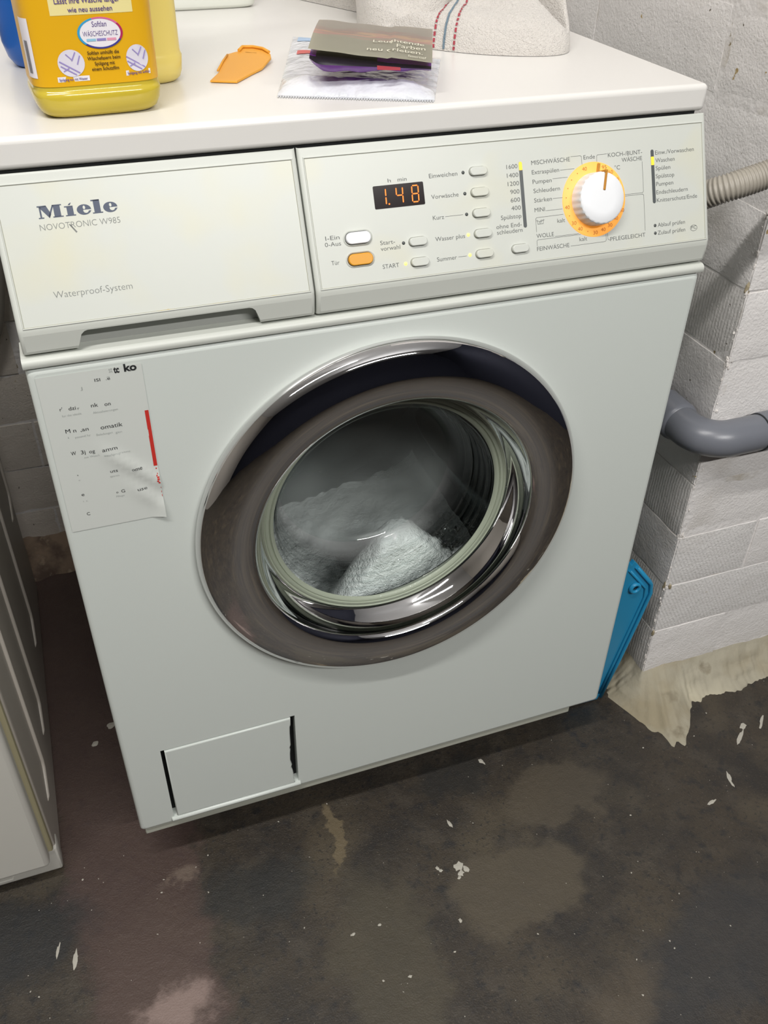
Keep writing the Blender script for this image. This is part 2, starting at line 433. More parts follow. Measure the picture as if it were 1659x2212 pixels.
# --- cement fillets at the foot of the walls
def skirt(path, prof_fn, name, m, nseg=60, steps=12):
    """path: points along the wall foot with outward normals; prof_fn(s, u) -> (out, z)"""
    bm = bmesh.new(); rows = []
    P = []
    tot = sum((Vector(path[i+1][0])-Vector(path[i][0])).length for i in range(len(path)-1)); acc = 0
    for i in range(len(path)-1):
        a, b = path[i], path[i+1]; L = (Vector(b[0])-Vector(a[0])).length; n = max(2, int(L/tot*nseg))
        for q in range(n+(1 if i == len(path)-2 else 0)):
            t = q/n; pt = Vector(a[0]).lerp(Vector(b[0]), t); nr = Vector(a[1]).lerp(Vector(b[1]), t); P.append((pt, nr, acc+L*t))
        acc += L
    for pt, nr, s in P:
        row = []
        for j in range(steps+1):
            o_, z = prof_fn(s, j/steps)
            row.append(bm.verts.new((pt.x+nr.x*o_, pt.y+nr.y*o_, z)))
        rows.append(row)
    for i in range(len(rows)-1):
        for j in range(steps): bm.faces.new((rows[i][j], rows[i+1][j], rows[i+1][j+1], rows[i][j+1]))
    bmesh.ops.recalc_face_normals(bm, faces=bm.faces)
    return build(name, bm, m, smooth=True, kind='structure')
cream = mat('cream_cement_fillet', 'aaa492', .85, mix=[('9a9078', 12, .45, .65, 4), ('7d7460', 28, .62, .74, 5), ('cbc4ac', 7, .5, .7, 3)], bump=[(150, .0007, 3), (22, .003, 4)])
def pf(s, u):
    n1 = noise.noise(Vector((s*14, 3.3, 0))); n2 = noise.noise(Vector((s*60, u*6, 7)))
    bulge = math.exp(-((s-.222)/.022)**2)
    n3 = noise.noise(Vector((s*170, 1, 3)))
    out = u*(.048+.014*n1+.006*n2+(.062+.012*n3)*bulge+.004*n3)
    z = .047*(1-u)**1.6*(1+.12*n1)+.0025*n2*(1-u)+.0006*(1-u)-(.0007 if u > .97 else 0)
    return out-.004, z
skirt([((X0, .26, 0), (-1, 0, 0)), ((X0, YP+.005, 0), (-1, 0, 0)), ((X0, YP, 0), (-.6, -.85, 0)), ((X0+.02, YP, 0), (-.3, -1, 0)), ((X0+.06, YP, 0), (-.05, -1, 0)), ((X0+.6, YP, 0), (0, -1, 0))], pf, 'trim_1', cream, 420, 14)
crumb = mat('crumbling_plaster', '8d7a68', .9, mix=[('5f5046', 25, .42, .6, 5), ('a5947f', 50, .6, .72, 4)], bump=[(90, .003, 4)])
def pf2(s, u):
    n1 = noise.noise(Vector((s*25, 1.3, u*2))); n2 = noise.noise(Vector((s*70, u*9, 2)))
    return u*(.062+.014*n1)-.003, .046*(1-u)**.8*(1+.2*n1)+.010*n2*(1-u)
skirt([((-.6, YB, 0), (0, -1, 0)), ((.5, YB, 0), (0, -1, 0))], pf2, 'trim_2', crumb, 120, 10)

# ================================================================== WASHING MACHINE
WMX = .2975
wmach = thing('washing_machine', 'white front-loading washing machine running with suds behind its chrome porthole', 'washing machine', (WMX, .32, 0))
O_ = Vector((0, 0, .727)); E_ = Vector((0, .0445, .099)).normalized(); N_ = Vector((0, -E_.z, E_.y))
def F(s, t, n=0):               # sloping fascia: s along the machine, t up the slope, n outwards (metres)
    return O_+Vector((s, 0, 0))+E_*t+N_*n
def Fm(s, t, n=0): return F(s/1000, t/1000, n/1000)
# cabinet
bm = box((.004, .03, .10), (.591, .60, .822), .004)
cab = build('cabinet', bm, enamel, wmach, smooth=40)
# that front needs to be open for the drum: rebuild it as panels
bpy.data.objects.remove(cab)
bm = bmesh.new()
bx(bm, (.003, .021, .104), (.0055, .60, .700)); bx(bm, (.5895, .021, .104), (.592, .60, .700)); bx(bm, (.003, .052, .700), (.0055, .60, .822)); bx(bm, (.5895, .052, .700), (.592, .60, .822)); bx(bm, (.0055, .598, .104), (.5895, .60, .822)); bx(bm, (.0055, .021, .104), (.5895, .60, .107))
bx(bm, (.0055, .050, .705), (.5895, .06, .818))
build('cabinet', bm, enamel, wmach)
bm = box((.0005,   .0455, .8278), (.5965, .620, .850), .0045, 4)
build('lid', bm, lidm, wmach, smooth=40)
bm = box((.006, .0495, .818), (.589, .59, .830)); build('lid_gap_shade', bm, dark, wmach)  # dark filler, paints the shade line between lid and fascia
# front panel with a round port and the flap opening
CZD = .4865
def panel():
    bm = bmesh.new()
    x0, x1, z0, z1 = 0, .595, .104, .6975
    loops = [(.0045, 0), (.0028, .0003), (.0014, .0011), (.0004, .0026), (0, .0045), (0, .021)]
    def rect(ins, y, r=.004, n=3):
        out = []
        for cx, cz, a0 in ((x1-ins-r, z1-ins-r, 0), (x0+ins+r, z1-ins-r, PI/2), (x0+ins+r, z0+ins+r, PI), (x1-ins-r, z0+ins+r, 1.5*PI)):
            for k in range(n+1):
                a = a0+PI/2*k/n; out.append(bm.verts.new((cx+r*math.cos(a), y, cz+r*math.sin(a))))
        return out
    prev = None
    for ins, y in loops:
        cur = rect(ins, y)
        if prev:
            n = len(cur)
            for i in range(n): bm.faces.new((prev[i], prev[(i+1) % n], cur[(i+1) % n], cur[i]))
        else: outer = cur
        prev = cur
    n = 96
    circ = [bm.verts.new((WMX+.186*math.cos(2*PI*i/n), 0, CZD+.186*math.sin(2*PI*i/n))) for i in range(n)]
    circ2 = [bm.verts.new((v.co.x, .03, v.co.z)) for v in circ]
    for i in range(n): bm.faces.new((circ[i], circ[(i+1) % n], circ2[(i+1) % n], circ2[i]))
    hole = [(.0385, .1145), (.1865, .1145), (.1865, .2335), (.0385, .2335)]
    h1 = [bm.verts.new((x, 0, z)) for x, z in hole]; h2 = [bm.verts.new((x, .012, z)) for x, z in hole]
    for i in range(4): bm.faces.new((h1[i], h1[(i+1) % 4], h2[(i+1) % 4], h2[i]))
    es = []
    for lp in (outer, circ, h1):
        for i in range(len(lp)):
            a, b = lp[i], lp[(i+1) % len(lp)]; e = bm.edges.get((a, b)) or bm.edges.new((a, b)); es.append(e)
    bmesh.ops.triangle_fill(bm, use_beauty=True, use_dissolve=False, edges=es)
    bmesh.ops.recalc_face_normals(bm, faces=bm.faces)
    return bm
build('front_panel', panel(), enamel, wmach, smooth=35, flat=True)
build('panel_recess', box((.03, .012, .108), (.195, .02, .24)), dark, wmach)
# rounded cap strip along the top of the front panel
def bar_x(x0, x1, prof, seg_end=0):
    bm = bmesh.new(); n = len(prof)
    A = [bm.verts.new((x0, y, z)) for y, z in prof]; B = [bm.verts.new((x1, y, z)) for y, z in prof]
    bm.faces.new(A); bm.faces.new(B[::-1])
    for i in range(n): bm.faces.new((A[i], B[i], B[(i+1) % n], A[(i+1) % n]))
    bmesh.ops.recalc_face_normals(bm, faces=bm.faces); return bm
cap_prof = [(.02, .6978), (.001, .6978), (-.0012, .6990), (-.0020, .7012), (-.0018, .7035), (-.0006, .7053), (.0016, .7063), (.03, .7066)]
bm = bar_x(-.001, .5965, cap_prof); 
build('panel_cap_strip', bm, plastic, wmach, smooth=40)
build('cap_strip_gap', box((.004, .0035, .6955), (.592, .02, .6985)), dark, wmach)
build('fascia_shadow_gap', box((.004, .016, .7060), (.593, .03, .730)), mat('recess_shade_grey', 'a4a6a2', .6), wmach)  # grey filler behind the finger slot, recess shade put into its colour
bm = box((.0045, .0035, .0915), (.5555, .018, .1035), .0015); build('plinth_strip', bm, mat('plinth_enamel', 'b3b5a9', .45), wmach, smooth=40)
for fx in (.06, .535):
    for fy in (.13, .53):
        bm = lathe(bmesh.new(), [(0, 0), (.022, 0), (.023, .004), (.018, .012), (.008, .016), (.008, .105), (0, .105)], (fx, fy, 0), 20, 'z')
        build('foot', bm, rubber_dark, wmach, smooth=40)
# service flap, its right edge chipped
pts = [(.0425, .1165), (.1818, .1155), (.1812, .1215), (.1803, .1240), (.1806, .133), (.1798, .1405), (.1784, .1462), (.1797, .150), (.1780, .158), (.1784, .171), (.1790, .1785), (.1782, .181), (.1798, .186), (.1797, .206), (.1802, .2175), (.1812, .2205), (.1814, .2315), (.0425, .2315)]
bm = prism(bmesh.new(), [(x, .006, z) for x, z in pts], (0, -.0075, 0), .0013, 2)
flap = build('service_flap', bm, enamel, wmach, smooth=50, flat=True)
bm = bar_x(.036, .1885, [(.004, .1085), (-.0008, .1088), (-.0030, .1103), (-.0034, .1125), (-.0022, .1142), (0, .1150), (.004, .1150)])
bmesh.ops.bevel(bm, geom=[e for e in bm.edges if abs(e.verts[0].co.x-e.verts[1].co.x) < 1e-6], offset=.0008, segments=1, affect='EDGES')
build('flap_lip', bm, enamel, flap, smooth=50)

# ---- fascia bodies (profile in y, z; extruded along x)
def fascia_prof(tl=0):
    return [(.030, .8262), (.0462, .8262), (.0443, .8255), (F(0, .1075).y, F(0, .1075).z), (F(0, .1055, .0004).y, F(0, .1055, .0004).z)]
front_line = [F(0, .1094, -.0008), F(0, .1088, -.0002), F(0, .1078, 0), F(0, .004, 0), F(0, .0015, -.0001), F(0, .0, -.0006)]
low_line = [(.0002, .7245), (.0012, .7115), (.0022, .7092), (.0042, .7082)]
def fascia(x0, x1, cut=None, rl=0, rr=0):
    prof = [(p.y, p.z) for p in front_line]+low_line
    n = len(prof)
    xs = [(x0, 1), (x0+.0006, .45), (x0+.0016, .1), (x0+.003, 0)]
    xs2 = [(x1-.003, 0), (x1-.0016, .1), (x1-.0006, .45), (x1, 1)]
    mid = []
    if cut:
        a, b, c, d = cut       # bottom-left x, top-left x, top-right x, bottom-right x
        mid = [(a-.0015, 0), (a, 0), (b, 0), (c, 0), (d, 0), (d+.0015, 0)]
    bm = bmesh.new(); cols = []
    for x, k in xs+mid+xs2:
        col = []
        for i, (y, z) in enumerate(prof): col.append(bm.verts.new((x, y+.0022*k, z)))
        col.append(bm.verts.new((x, .048, .7082))); col.append(bm.verts.new((x, .048, .8240)))
        cols.append(col)
    m = n+2
    for c in range(len(cols)-1):
        for i in range(m): bm.faces.new((cols[c][i], cols[c+1][i], cols[c+1][(i+1) % m], cols[c][(i+1) % m]))
    bm.faces.new(cols[0]); bm.faces.new(cols[-1][::-1])
    bmesh.ops.recalc_face_normals(bm, faces=bm.faces)
    return bm
drawer_bm = fascia(.0015, .2256)
# carve the finger slot out of the drawer's lower edge
def carve(bm, pts2, y0, y1):
    me = bpy.data.meshes.new('x'); bm.to_mesh(me); bm.free(); a = bpy.data.objects.new('x', me); COL.objects.link(a)
    b2 = prism(bmesh.new(), [(x, y0, z) for x, z in pts2], (0, y1-y0, 0)); me2 = bpy.data.meshes.new('y'); b2.to_mesh(me2); b2.free()
    b = bpy.data.objects.new('y', me2); COL.objects.link(b)
    md = a.modifiers.new('b', 'BOOLEAN'); md.object = b; md.operation = 'DIFFERENCE'; md.solver = 'EXACT'
    bpy.context.view_layer.update()
    me3 = bpy.data.meshes.new_from_object(a.evaluated_get(bpy.context.evaluated_depsgraph_get()))
    out = bmesh.new(); out.from_mesh(me3)
    for q in (a, b): bpy.data.objects.remove(q)
    return out
drawer_bm = carve(drawer_bm, [(.0400, .700), (.0412, .7100), (.0450, .7205), (.0475, .7228), (.0500, .7235), (.1720, .7235), (.1745, .7228), (.1770, .7205), (.1808, .7100), (.1820, .700)], -.02, .034)
drawer = build('detergent_drawer', drawer_bm, plastic, wmach, smooth=30)
ctrl = build('control_panel', fascia(.2270, .5968), plastic, wmach, smooth=30)
def ring_plate(x0, x1, t0, t1, parent, m, name='faceplate'):
    # raised fine bead around a flat printed plate
    bm = bmesh.new()
    def strip(a0, b0, a1, b1):
        bx_ = [Fm(a0, b0, -.2), Fm(a1, b0, -.2), Fm(a1, b1, -.2), Fm(a0, b1, -.2)]
        prism(bm, bx_, N_*.0009, .0003, 1)
    w = 1.0
    strip(x0-w, t0-w, x1+w, t0); strip(x0-w, t1, x1+w, t1+w); strip(x0-w, t0, x0, t1); strip(x1, t0, x1+w, t1)
    build('plate_rim', bm, plastic, parent, smooth=40)
    bm = bmesh.new(); prism(bm, [Fm(x0, t0, -.3), Fm(x1, t0, -.3), Fm(x1, t1, -.3), Fm(x0, t1, -.3)], N_*.00034)
    build(name, bm, m, parent)
    bm = bmesh.new()
    for a0, b0, a1, b1 in ((x0, t0, x1, t0+.35), (x0, t1-.35, x1, t1), (x0, t0, x0+.35, t1), (x1-.35, t0, x1, t1)):
        poly(bm, [Fm(a0, b0, .06), Fm(a1, b0, .06), Fm(a1, b1, .06), Fm(a0, b1, .06)])
    build('rim_groove', bm, mat('darker_groove', 'a3a391', .8), parent)  # flat strips, darker than the plate, along its inner edge
ring_plate(6.5, 221.5, 3.5, 101.5, drawer, platem)
ring_plate(231.5, 592.5, 3.5, 101.5, ctrl, platem)
# grime along the lower rim
bm = bmesh.new()
def grime(s0, s1, t, w):
    n = int((s1-s0)/1.5)+2
    up = [(s0+(s1-s0)*i/n, t+w*(.3+.7*abs(noise.noise(Vector((i*.7, s0, 0)))))*math.sin(PI*i/n)) for i in range(n+1)]
    poly(bm, [Fm(a, b, .09) for a, b in up]+[Fm(s1, t, .09), Fm(s0, t, .09)][:1] if False else [Fm(s0, t-.3, .09)]+[Fm(a, b, .09) for a, b in up][1:-1]+[Fm(s1, t-.3, .09)])
grime(290, 312, 2.7, 1.6); grime(313, 322, 2.9, .5); grime(245, 262, 3.2, .5)
build('grime', bm, stain_m, ctrl, kind='stuff')
bm = bmesh.new(); grime(100, 118, 3.4, 1.1); grime(186, 200, 3.4, .7); grime(40, 52, 3.4, .4); grime(140, 160, 3.5, .4)
build('grime', bm, stain_m, drawer, kind='stuff')

# ---- printed lettering (millimetres on the slope: text, s, t, width, capital height)
TEXTS = [
('h',296.98,78.25,2.60,2.87),
('min',305.35,78.19,7.63,3.07),
('Einweichen',332.31,78.20,24.73,3.49),
('Vorwäsche',332.42,62.19,23.92,3.33),
('Kurz',331.83,46.01,9.80,3.36),
('Wasser plus',332.09,29.25,26.32,3.40),
('Summer',331.69,13.21,17.62,3.43),
('Start-',284.52,31.52,12.58,3.33),
('vorwahl',284.47,26.95,16.67,3.34),
('START',284.26,12.99,14.11,3.37),
('I-Ein',239.89,39.82,11.56,3.26),
('0-Aus',238.88,35.05,13.17,3.27),
('Tür',242.06,20.73,6.67,3.30),
('1600',401.27,79.21,10.05,3.42),
('1400',401.08,72.43,10.45,3.43),
('1200',401.16,65.84,10.34,3.45),
('900',402.86,59.35,8.40,3.47),
('600',402.59,52.87,8.66,3.48),
('400',402.58,46.45,8.68,3.49),
('Spülstop',392.31,39.89,18.92,3.49),
('ohne End-',387.41,33.06,23.44,3.50),
('schleudern',387.55,28.55,23.63,3.51),
('MISCHWÄSCHE',424.21,80.52,36.35,3.65),
('Ende',473.56,80.70,10.96,3.51),
('KOCH-/BUNT-',497.19,80.62,33.80,3.54),
('WÄSCHE',510.43,75.56,20.25,3.57),
('°C',503.01,69.95,5.29,3.57),
('Extraspülen',424.12,73.03,25.40,3.46),
('Pumpen',424.06,65.48,17.83,3.48),
('Schleudern',424.27,58.24,24.86,3.50),
('Stärken',424.21,50.67,16.63,3.51),
('MINI',423.86,42.94,9.69,3.53),
('kalt',444.52,32.25,7.32,3.58),
('WOLLE',423.83,21.88,16.42,3.58),
('kalt',464.49,14.91,7.46,3.64),
('FEINWÄSCHE',423.39,11.32,30.96,3.82),
('PFLEGELEICHT',494.74,11.74,35.47,3.91),
('Einw./Vorwaschen',543.98,78.76,39.56,3.60),
('Waschen',544.02,72.39,19.41,3.62),
('Spülen',543.93,66.01,14.77,3.63),
('Spülstop',543.70,59.40,18.79,3.64),
('Pumpen',543.61,52.88,17.44,3.66),
('Endschleudern',543.50,46.03,32.24,3.67),
('Knitterschutz/Ende',543.53,39.37,41.76,3.69),
('Ablauf prüfen',543.32,18.53,28.32,3.74),
('Zulauf prüfen',542.95,11.95,28.66,3.75),
('PC',578.03,12.75,5.40,2.76),
('NOVOTRONIC W985',31.78,69.25,56.07,4.33),
('Waterproof-System',31.44,21.98,56.12,4.88),
('Miele',32.47,77.23,54.89,8.61),
]
LN = .16
bm = bmesh.new(); bm2 = bmesh.new(); bm3 = bmesh.new()
fm = lambda x, y: Fm(x, y, LN)
for s, x, t, w, h in TEXTS:
    if s == 'Miele': continue
    h = min(h, 3.45) if s not in ('NOVOTRONIC W985', 'Waterproof-System', 'PC') else h
    tgt = bm2 if s in ('NOVOTRONIC W985', 'Waterproof-System') else bm
    thin = -.012 if s in ('NOVOTRONIC W985', 'Waterproof-System') else -.004
    if s == 'PC': t += .3
    add_text(tgt, s, x, t, w, h, fm, thin)
def line(b, pts, w=.28):
    for (a, c) in zip(pts[:-1], pts[1:]):
        a_, c_ = Vector(a), Vector(c); d = (c_-a_).normalized(); n = Vector((-d.y, d.x))*w/2; a_ -= d*w/2; c_ += d*w/2
        poly(b, [fm(*(a_-n)), fm(*(c_-n)), fm(*(c_+n)), fm(*(a_+n))])
for l in [[(461.5, 84), (470.6, 84), (471.6, 83.2), (471.7, 77)], [(486, 77.6), (486.3, 82.6), (487.2, 83.4), (496.2, 83.4)],
          [(530.6, 74.4), (530.5, 50), (529.6, 48.8), (509, 48.8)], [(509, 47.6), (529.6, 47.6), (530.5, 46.6), (530.3, 17)],
          [(450.8, 74.2), (464, 74.2)], [(443, 68), (457, 68)], [(441.8, 52.2), (451, 52.2)], [(434.6, 43.1), (450, 43.1)],
          [(450.5, 38.6), (425.2, 38.4), (424.3, 37.6), (424.1, 27)], [(441.4, 21.4), (464, 21.4)], [(423.8, 15.6), (423.9, 19.6), (424.6, 20.4), (466, 20.5)],
          [(455.8, 11.9), (489.6, 12), (490.6, 13), (490.8, 18.6)], [(492.3, 18.6), (492.4, 13.6), (494.4, 12.7)],
          [(342.8, 47.6), (358.4, 47.6)], [(350.8, 14.8), (358.2, 14.8)],
          [(425.4, 36.6), (426, 33), (431, 33), (431.8, 36.6)], [(425, 36), (428, 35), (432.2, 36)], [(427, 33.6), (429.5, 36.4)], [(428.2, 33.4), (430.6, 36.2)], [(487.6, 77.2), (487.6, 77.3)]]:
    line(bm, l)
pc = [(580.6+3.6*math.cos(a)*1.0, 13.9+2.5*math.sin(a)) for a in [2*PI*i/20 for i in range(21)]]
line(bm, pc, .3)
line(bm2, [(52.3, 71.6), (55.9, 66.0)], .7); line(bm2, [(52.9, 71.3), (56.4, 66.2)], .5)
build('printed_lettering', bm, print_m, ctrl, kind='stuff'); build('model_lettering', bm2, mat('mid_grey_print', '7d807d', .6), drawer, kind='stuff')
# the maker's word mark, drawn letter by letter in mm
bm = bmesh.new(); bmw = bmesh.new(); X_, T_ = 32.5, 77.3
def P(pts, b=None, n=LN): poly(bm if b is None else b, [Fm(X_+x, T_+y, n) for x, y in pts])
def ell(cx, cy, rx, ry, b=None, n=LN, a0=0, a1=2*PI, k=28): P([(cx+rx*math.cos(a0+(a1-a0)*i/k), cy+ry*math.sin(a0+(a1-a0)*i/k)) for i in range(k)], b, n)
P([(0, 0), (3.7, 0), (3.7, .8), (0, .8)]); P([(1.2, .8), (2.4, .8), (2.4, 7.9), (1.2, 7.9)]); P([(0, 7.8), (6.4, 7.8), (6.2, 8.7), (0, 8.7)])
P([(1.2, 8.0), (7.4, -.1), (8.9, 2.6), (6.2, 8.6)]); P([(7.4, -.1), (11.6, 8.7), (10.4, 8.7), (6.9, 1.6)])
P([(10.9, .5), (15.5, .5), (15.5, 8.2), (10.9, 8.2)]); P([(9.9, 0), (17, 0), (17, .8), (9.9, .8)]); P([(10.4, 7.9), (16.7, 7.9), (16.7, 8.7), (10.4, 8.7)])
P([(18.6, 0), (25.6, 0), (25.6, .8), (18.6, .8)]); P([(19.9, .7), (24.3, .7), (24.3, 6.8), (19.9, 6.8)]); P([(18.4, 6.1), (24.3, 6.1), (24.3, 6.9), (18.4, 6.9)]); P([(21.2, 7.5), (22.6, 7.4), (23.6, 9.1), (22.2, 8.6)])
for ex in (31.7, 50.2):
    ell(ex, 3.45, 5.0, 3.6)
    ell(ex+.2, 4.9, .85, 1.25, bmw, LN+.03)
    P([(ex-.6, 3.25), (ex+5.2, 3.25), (ex+5.2, 2.55), (ex+3.2, 2.5), (ex+2.6, 1.5), (ex+1.4, .95), (ex, 1.35), (ex-.6, 2.3)], bmw, LN+.03)
P([(37.4, 0), (44.6, 0), (44.6, .8), (37.4, .8)]); P([(38.7, .7), (43.2, .7), (43.2, 9.4), (38.7, 9.4)]); P([(37.2, 8.6), (43.2, 8.6), (43.2, 9.5), (37.2, 9.5)])
lg = build('maker_lettering', bm, logo_m, drawer, kind='stuff'); build('maker_lettering', bmw, platem, drawer, kind='stuff')

# ---- controls
def stadium(w, h, n=10, cx=0, cy=0):
    r = h/2; out = []
    for k in range(n+1): a = -PI/2+PI*k/n; out.append((cx+w/2-r+r*math.cos(a), cy+r*math.sin(a)))
    for k in range(n+1): a = PI/2+PI*k/n; out.append((cx-w/2+r+r*math.cos(a), cy+r*math.sin(a)))
    return out
def button(cx, cy, w, h, m, prot=3.0, well=False, label=None):
    b = bmesh.new(); prism(b, [Fm(x, y, -.2) for x, y in stadium(w, h, 10, cx, cy)], N_*(prot+.2)/1000, .0007, 3)
    o = build('button', b, m, ctrl, smooth=50)
    if label: o['label'] = label
    b = bmesh.new()
    if well:
        R1 = stadium(w+4.2, h+3.6, 10, cx, cy); R2 = stadium(w+1.0, h+1.0, 10, cx, cy)
        v1 = [b.verts.new(Fm(x, y, .05)) for x, y in R1]; vm = [b.verts.new(Fm(x*.5+u*.5, y*.5+v*.5, .7)) for (x, y), (u, v) in zip(R1, R2)]; v2 = [b.verts.new(Fm(x, y, .1)) for x, y in R2]
        for A, B in ((v1, vm), (vm, v2)):
            for i in range(len(A)): b.faces.new((A[i], A[(i+1) % len(A)], B[(i+1) % len(A)], B[i]))
        bmesh.ops.recalc_face_normals(b, faces=b.faces)
        build('button_surround', b, plastic, ctrl, smooth=60)
        b = bmesh.new()
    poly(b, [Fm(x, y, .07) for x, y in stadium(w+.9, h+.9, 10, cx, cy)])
    build('button_gap', b, mat('gap_shadow_groove', '3c3c38', .8) if well else mat('soft_gap_shade', '8b8c84', .8), ctrl)  # flush dark outline, the gap's shade put into its colour
for cx, cy in ((375.3, 80), (375.0, 63.7), (374.8, 47.4), (374.5, 31.2), (374.2, 14.9), (316.6, 31.0), (316.4, 14.9), (407.3, 15.3)): button(cx, cy, 15.4, 6.6, platem)
button(266.4, 39.2, 20.6, 9.0, knob_m, 3.2, True, 'larger white on-off button'); button(266.4, 22.8, 20.6, 9.0, orange_b, 2.6, True, 'amber door button')
for i, (x, t) in enumerate(((362.2, 80), (362, 63.7), (361.8, 47.5), (361.5, 31.3), (361.3, 15.2), (304.3, 31), (304.1, 14.8), (540.6, 20.1), (540.5, 13.6))):
    on = i in (3, 4, 6); r = .00145
    b = bmesh.new(); lathe(b, [(0, .0006), (r*.6, .0005), (r*.95, .0001), (r, -.0002)], (0, 0, 0), 14, 'z')
    M = Matrix((Vector((1, 0, 0)), E_, N_)).transposed().to_4x4(); bmesh.ops.transform(b, matrix=M, verts=b.verts); bmesh.ops.translate(b, verts=b.verts, vec=Fm(x, t, .1))
    o = build('indicator_light', b, led_on if on else led_off, ctrl, smooth=True); o['label'] = 'lit yellow indicator light' if on else 'unlit indicator light'
# display
def rrect(x0, y0, x1, y1, r, n=4):
    out = []
    for cx, cy, a0 in ((x1-r, y1-r, 0), (x0+r, y1-r, PI/2), (x0+r, y0+r, PI), (x1-r, y0+r, 1.5*PI)):
        for k in range(n+1): a = a0+PI/2*k/n; out.append((cx+r*math.cos(a), cy+r*math.sin(a)))
    return out
b = bmesh.new(); prism(b, [Fm(x, y, -.1) for x, y in rrect(283.8, 58.9, 326.6, 76.4, 1)], N_*.0003)
build('display_window', b, disp_m, ctrl)
b = bmesh.new()
def seg(x0, y0, x1, y1, w=.95):
    a_, c_ = Vector((x0, y0)), Vector((x1, y1)); d = (c_-a_).normalized(); n = Vector((-d.y, d.x))*w/2; a_ += d*.35; c_ -= d*.35
    poly(b, [Fm(*q, .26) for q in (a_, a_+d*w/2-n, c_-d*w/2-n, c_, c_-d*w/2+n, a_+d*w/2+n)])
def digit(cx, segs, cy=67.8, w=5.4, h=12.4):
    S = .45
    def q(u, v): return (cx+(u-.5)*w+S*(v-.5), cy+(v-.5)*h)
    L = {'a': ((0, 1), (1, 1)), 'b': ((1, 1), (1, .5)), 'c': ((1, .5), (1, 0)), 'd': ((0, 0), (1, 0)), 'e': ((0, .5), (0, 0)), 'f': ((0, 1), (0, .5)), 'g': ((0, .5), (1, .5))}
    for s in segs: a_, c_ = L[s]; seg(*q(*a_), *q(*c_))
digit(291.2, 'bc'); digit(305.6, 'fgbc'); digit(319.0, 'abcdefg')
poly(b, [Fm(296.1+.7*math.cos(a), 62.0+.7*math.sin(a), .26) for a in [2*PI*i/10 for i in range(10)]])
build('display_digits', b, seg_m, ctrl, kind='stuff')
# spin speed and stage bars
for (cx, y0, y1, l0, l1) in ((414.1, 31.5, 84.1, 77.4, 84.1), (541.0, 38.8, 83.3, 70.6, 77.4)):
    b = bmesh.new(); pts = [(x, y) for x, y in [(cx+(v)*1, 0) for v in ()]]
    st = stadium(y1-y0, 3.1, 8); prism(b, [Fm(cx-v, (y0+y1)/2+u, -.1) for u, v in st], N_*.0003); build('indicator_bar', b, bar_m, ctrl)
    b = bmesh.new(); r = 1.45
    top = [(cx+r*math.cos(a), y1-r+r*math.sin(a)-.1) for a in [PI*i/8 for i in range(9)]] if l1 == y1 else [(cx+r, l1), (cx-r, l1)]
    poly(b, [Fm(x, y, .25) for x, y in top+[(cx-r, l0), (cx+r, l0)]]); o = build('lit_segment', b, led_bar, ctrl); o['label'] = 'glowing yellow segment of the indicator bar'
# programme dial
DC = (481.2, 47.6)
M = Matrix((Vector((1, 0, 0)), E_, N_)).transposed().to_4x4()
def on_slope(b, x, t, n=0): bmesh.ops.transform(b, matrix=M, verts=b.verts); bmesh.ops.translate(b, verts=b.verts, vec=Fm(x, t, n)); return b
b = lathe(bmesh.new(), [(0, .0005), (.0300, .0005), (.0306, .0002), (.0308, -.0002)], (0, 0, 0), 64, 'z'); build('dial_ring', on_slope(b, *DC), glow_m, ctrl, smooth=30)
kb = bmesh.new(); prof = [(0.0219, .0006), (.0217, .004), (.0214, .0115), (.0208, .0134), (.0196, .0144), (.012, .0147), (0, .0148)]
n = 96; rings = []
for r, h in prof:
    rings.append([kb.verts.new(((r-(.0007 if (i % 4 in (1, 2)) and .003 < h < .012 else 0))*math.cos(2*PI*i/n), (r-(.0007 if (i % 4 in (1, 2)) and .003 < h < .012 else 0))*math.sin(2*PI*i/n), h)) for i in range(n)] if r > 0 else [kb.verts.new((0, 0, h))])
for A, B in zip(rings[:-1], rings[1:]):
    for i in range(n):
        if len(B) == 1: kb.faces.new((A[i], A[(i+1) % n], B[0]))
        else: kb.faces.new((A[i], A[(i+1) % n], B[(i+1) % n], B[i]))
bmesh.ops.recalc_face_normals(kb, faces=kb.faces); build('program_knob', on_slope(kb, *DC), knob_m, ctrl, smooth=40)
# amber pointer: lies on the disc, climbs the knob's side and runs over its face
b = bmesh.new()
bx(b, (-.0012, .0218, .0006), (.0012, .0295, .0020), .0003, 1); bx(b, (-.0012, .0205, .0006), (.0012, .0226, .0158), .0003, 1); bx(b, (-.0011, .0062, .0146), (.0011, .0225, .0156), .0004, 1)
bmesh.ops.rotate(b, verts=b.verts, cent=(0, 0, 0), matrix=Matrix.Rotation(math.radians(-12), 3, 'Z'))
build('dial_pointer', on_slope(b, *DC), pointer_m, ctrl)
b = bmesh.new()
for s, x, t in (('40', 473.5, 73.3), ('40', 454.6, 43.9), ('30', 460.1, 30.5), ('40', 465.7, 25.2), ('30', 480.2, 20.6), ('40', 488, 22.3), ('30', 495, 25.3), ('40', 501, 30.4), ('60', 498.6, 68.6), ('60', 507.5, 36.4), ('95', 492.6, 73.0), ('40', 504, 62)):
    add_text(b, s, x-2.2, t-1.6, 4.4, 3.1, lambda p, q: Fm(p, q, .7), -.006)
for x, t in ((466.4, 70.1), (460.5, 65.4), (456.4, 58.9), (454.2, 51.6), (456.1, 36.7), (472.8, 22.2), (507.6, 51), (508, 44)):
    poly(b, [Fm(x+.42*math.cos(a), t+.42*math.sin(a), .7) for a in [2*PI*i/8 for i in range(8)]])
build('dial_numerals', b, glow_print, ctrl, kind='stuff')

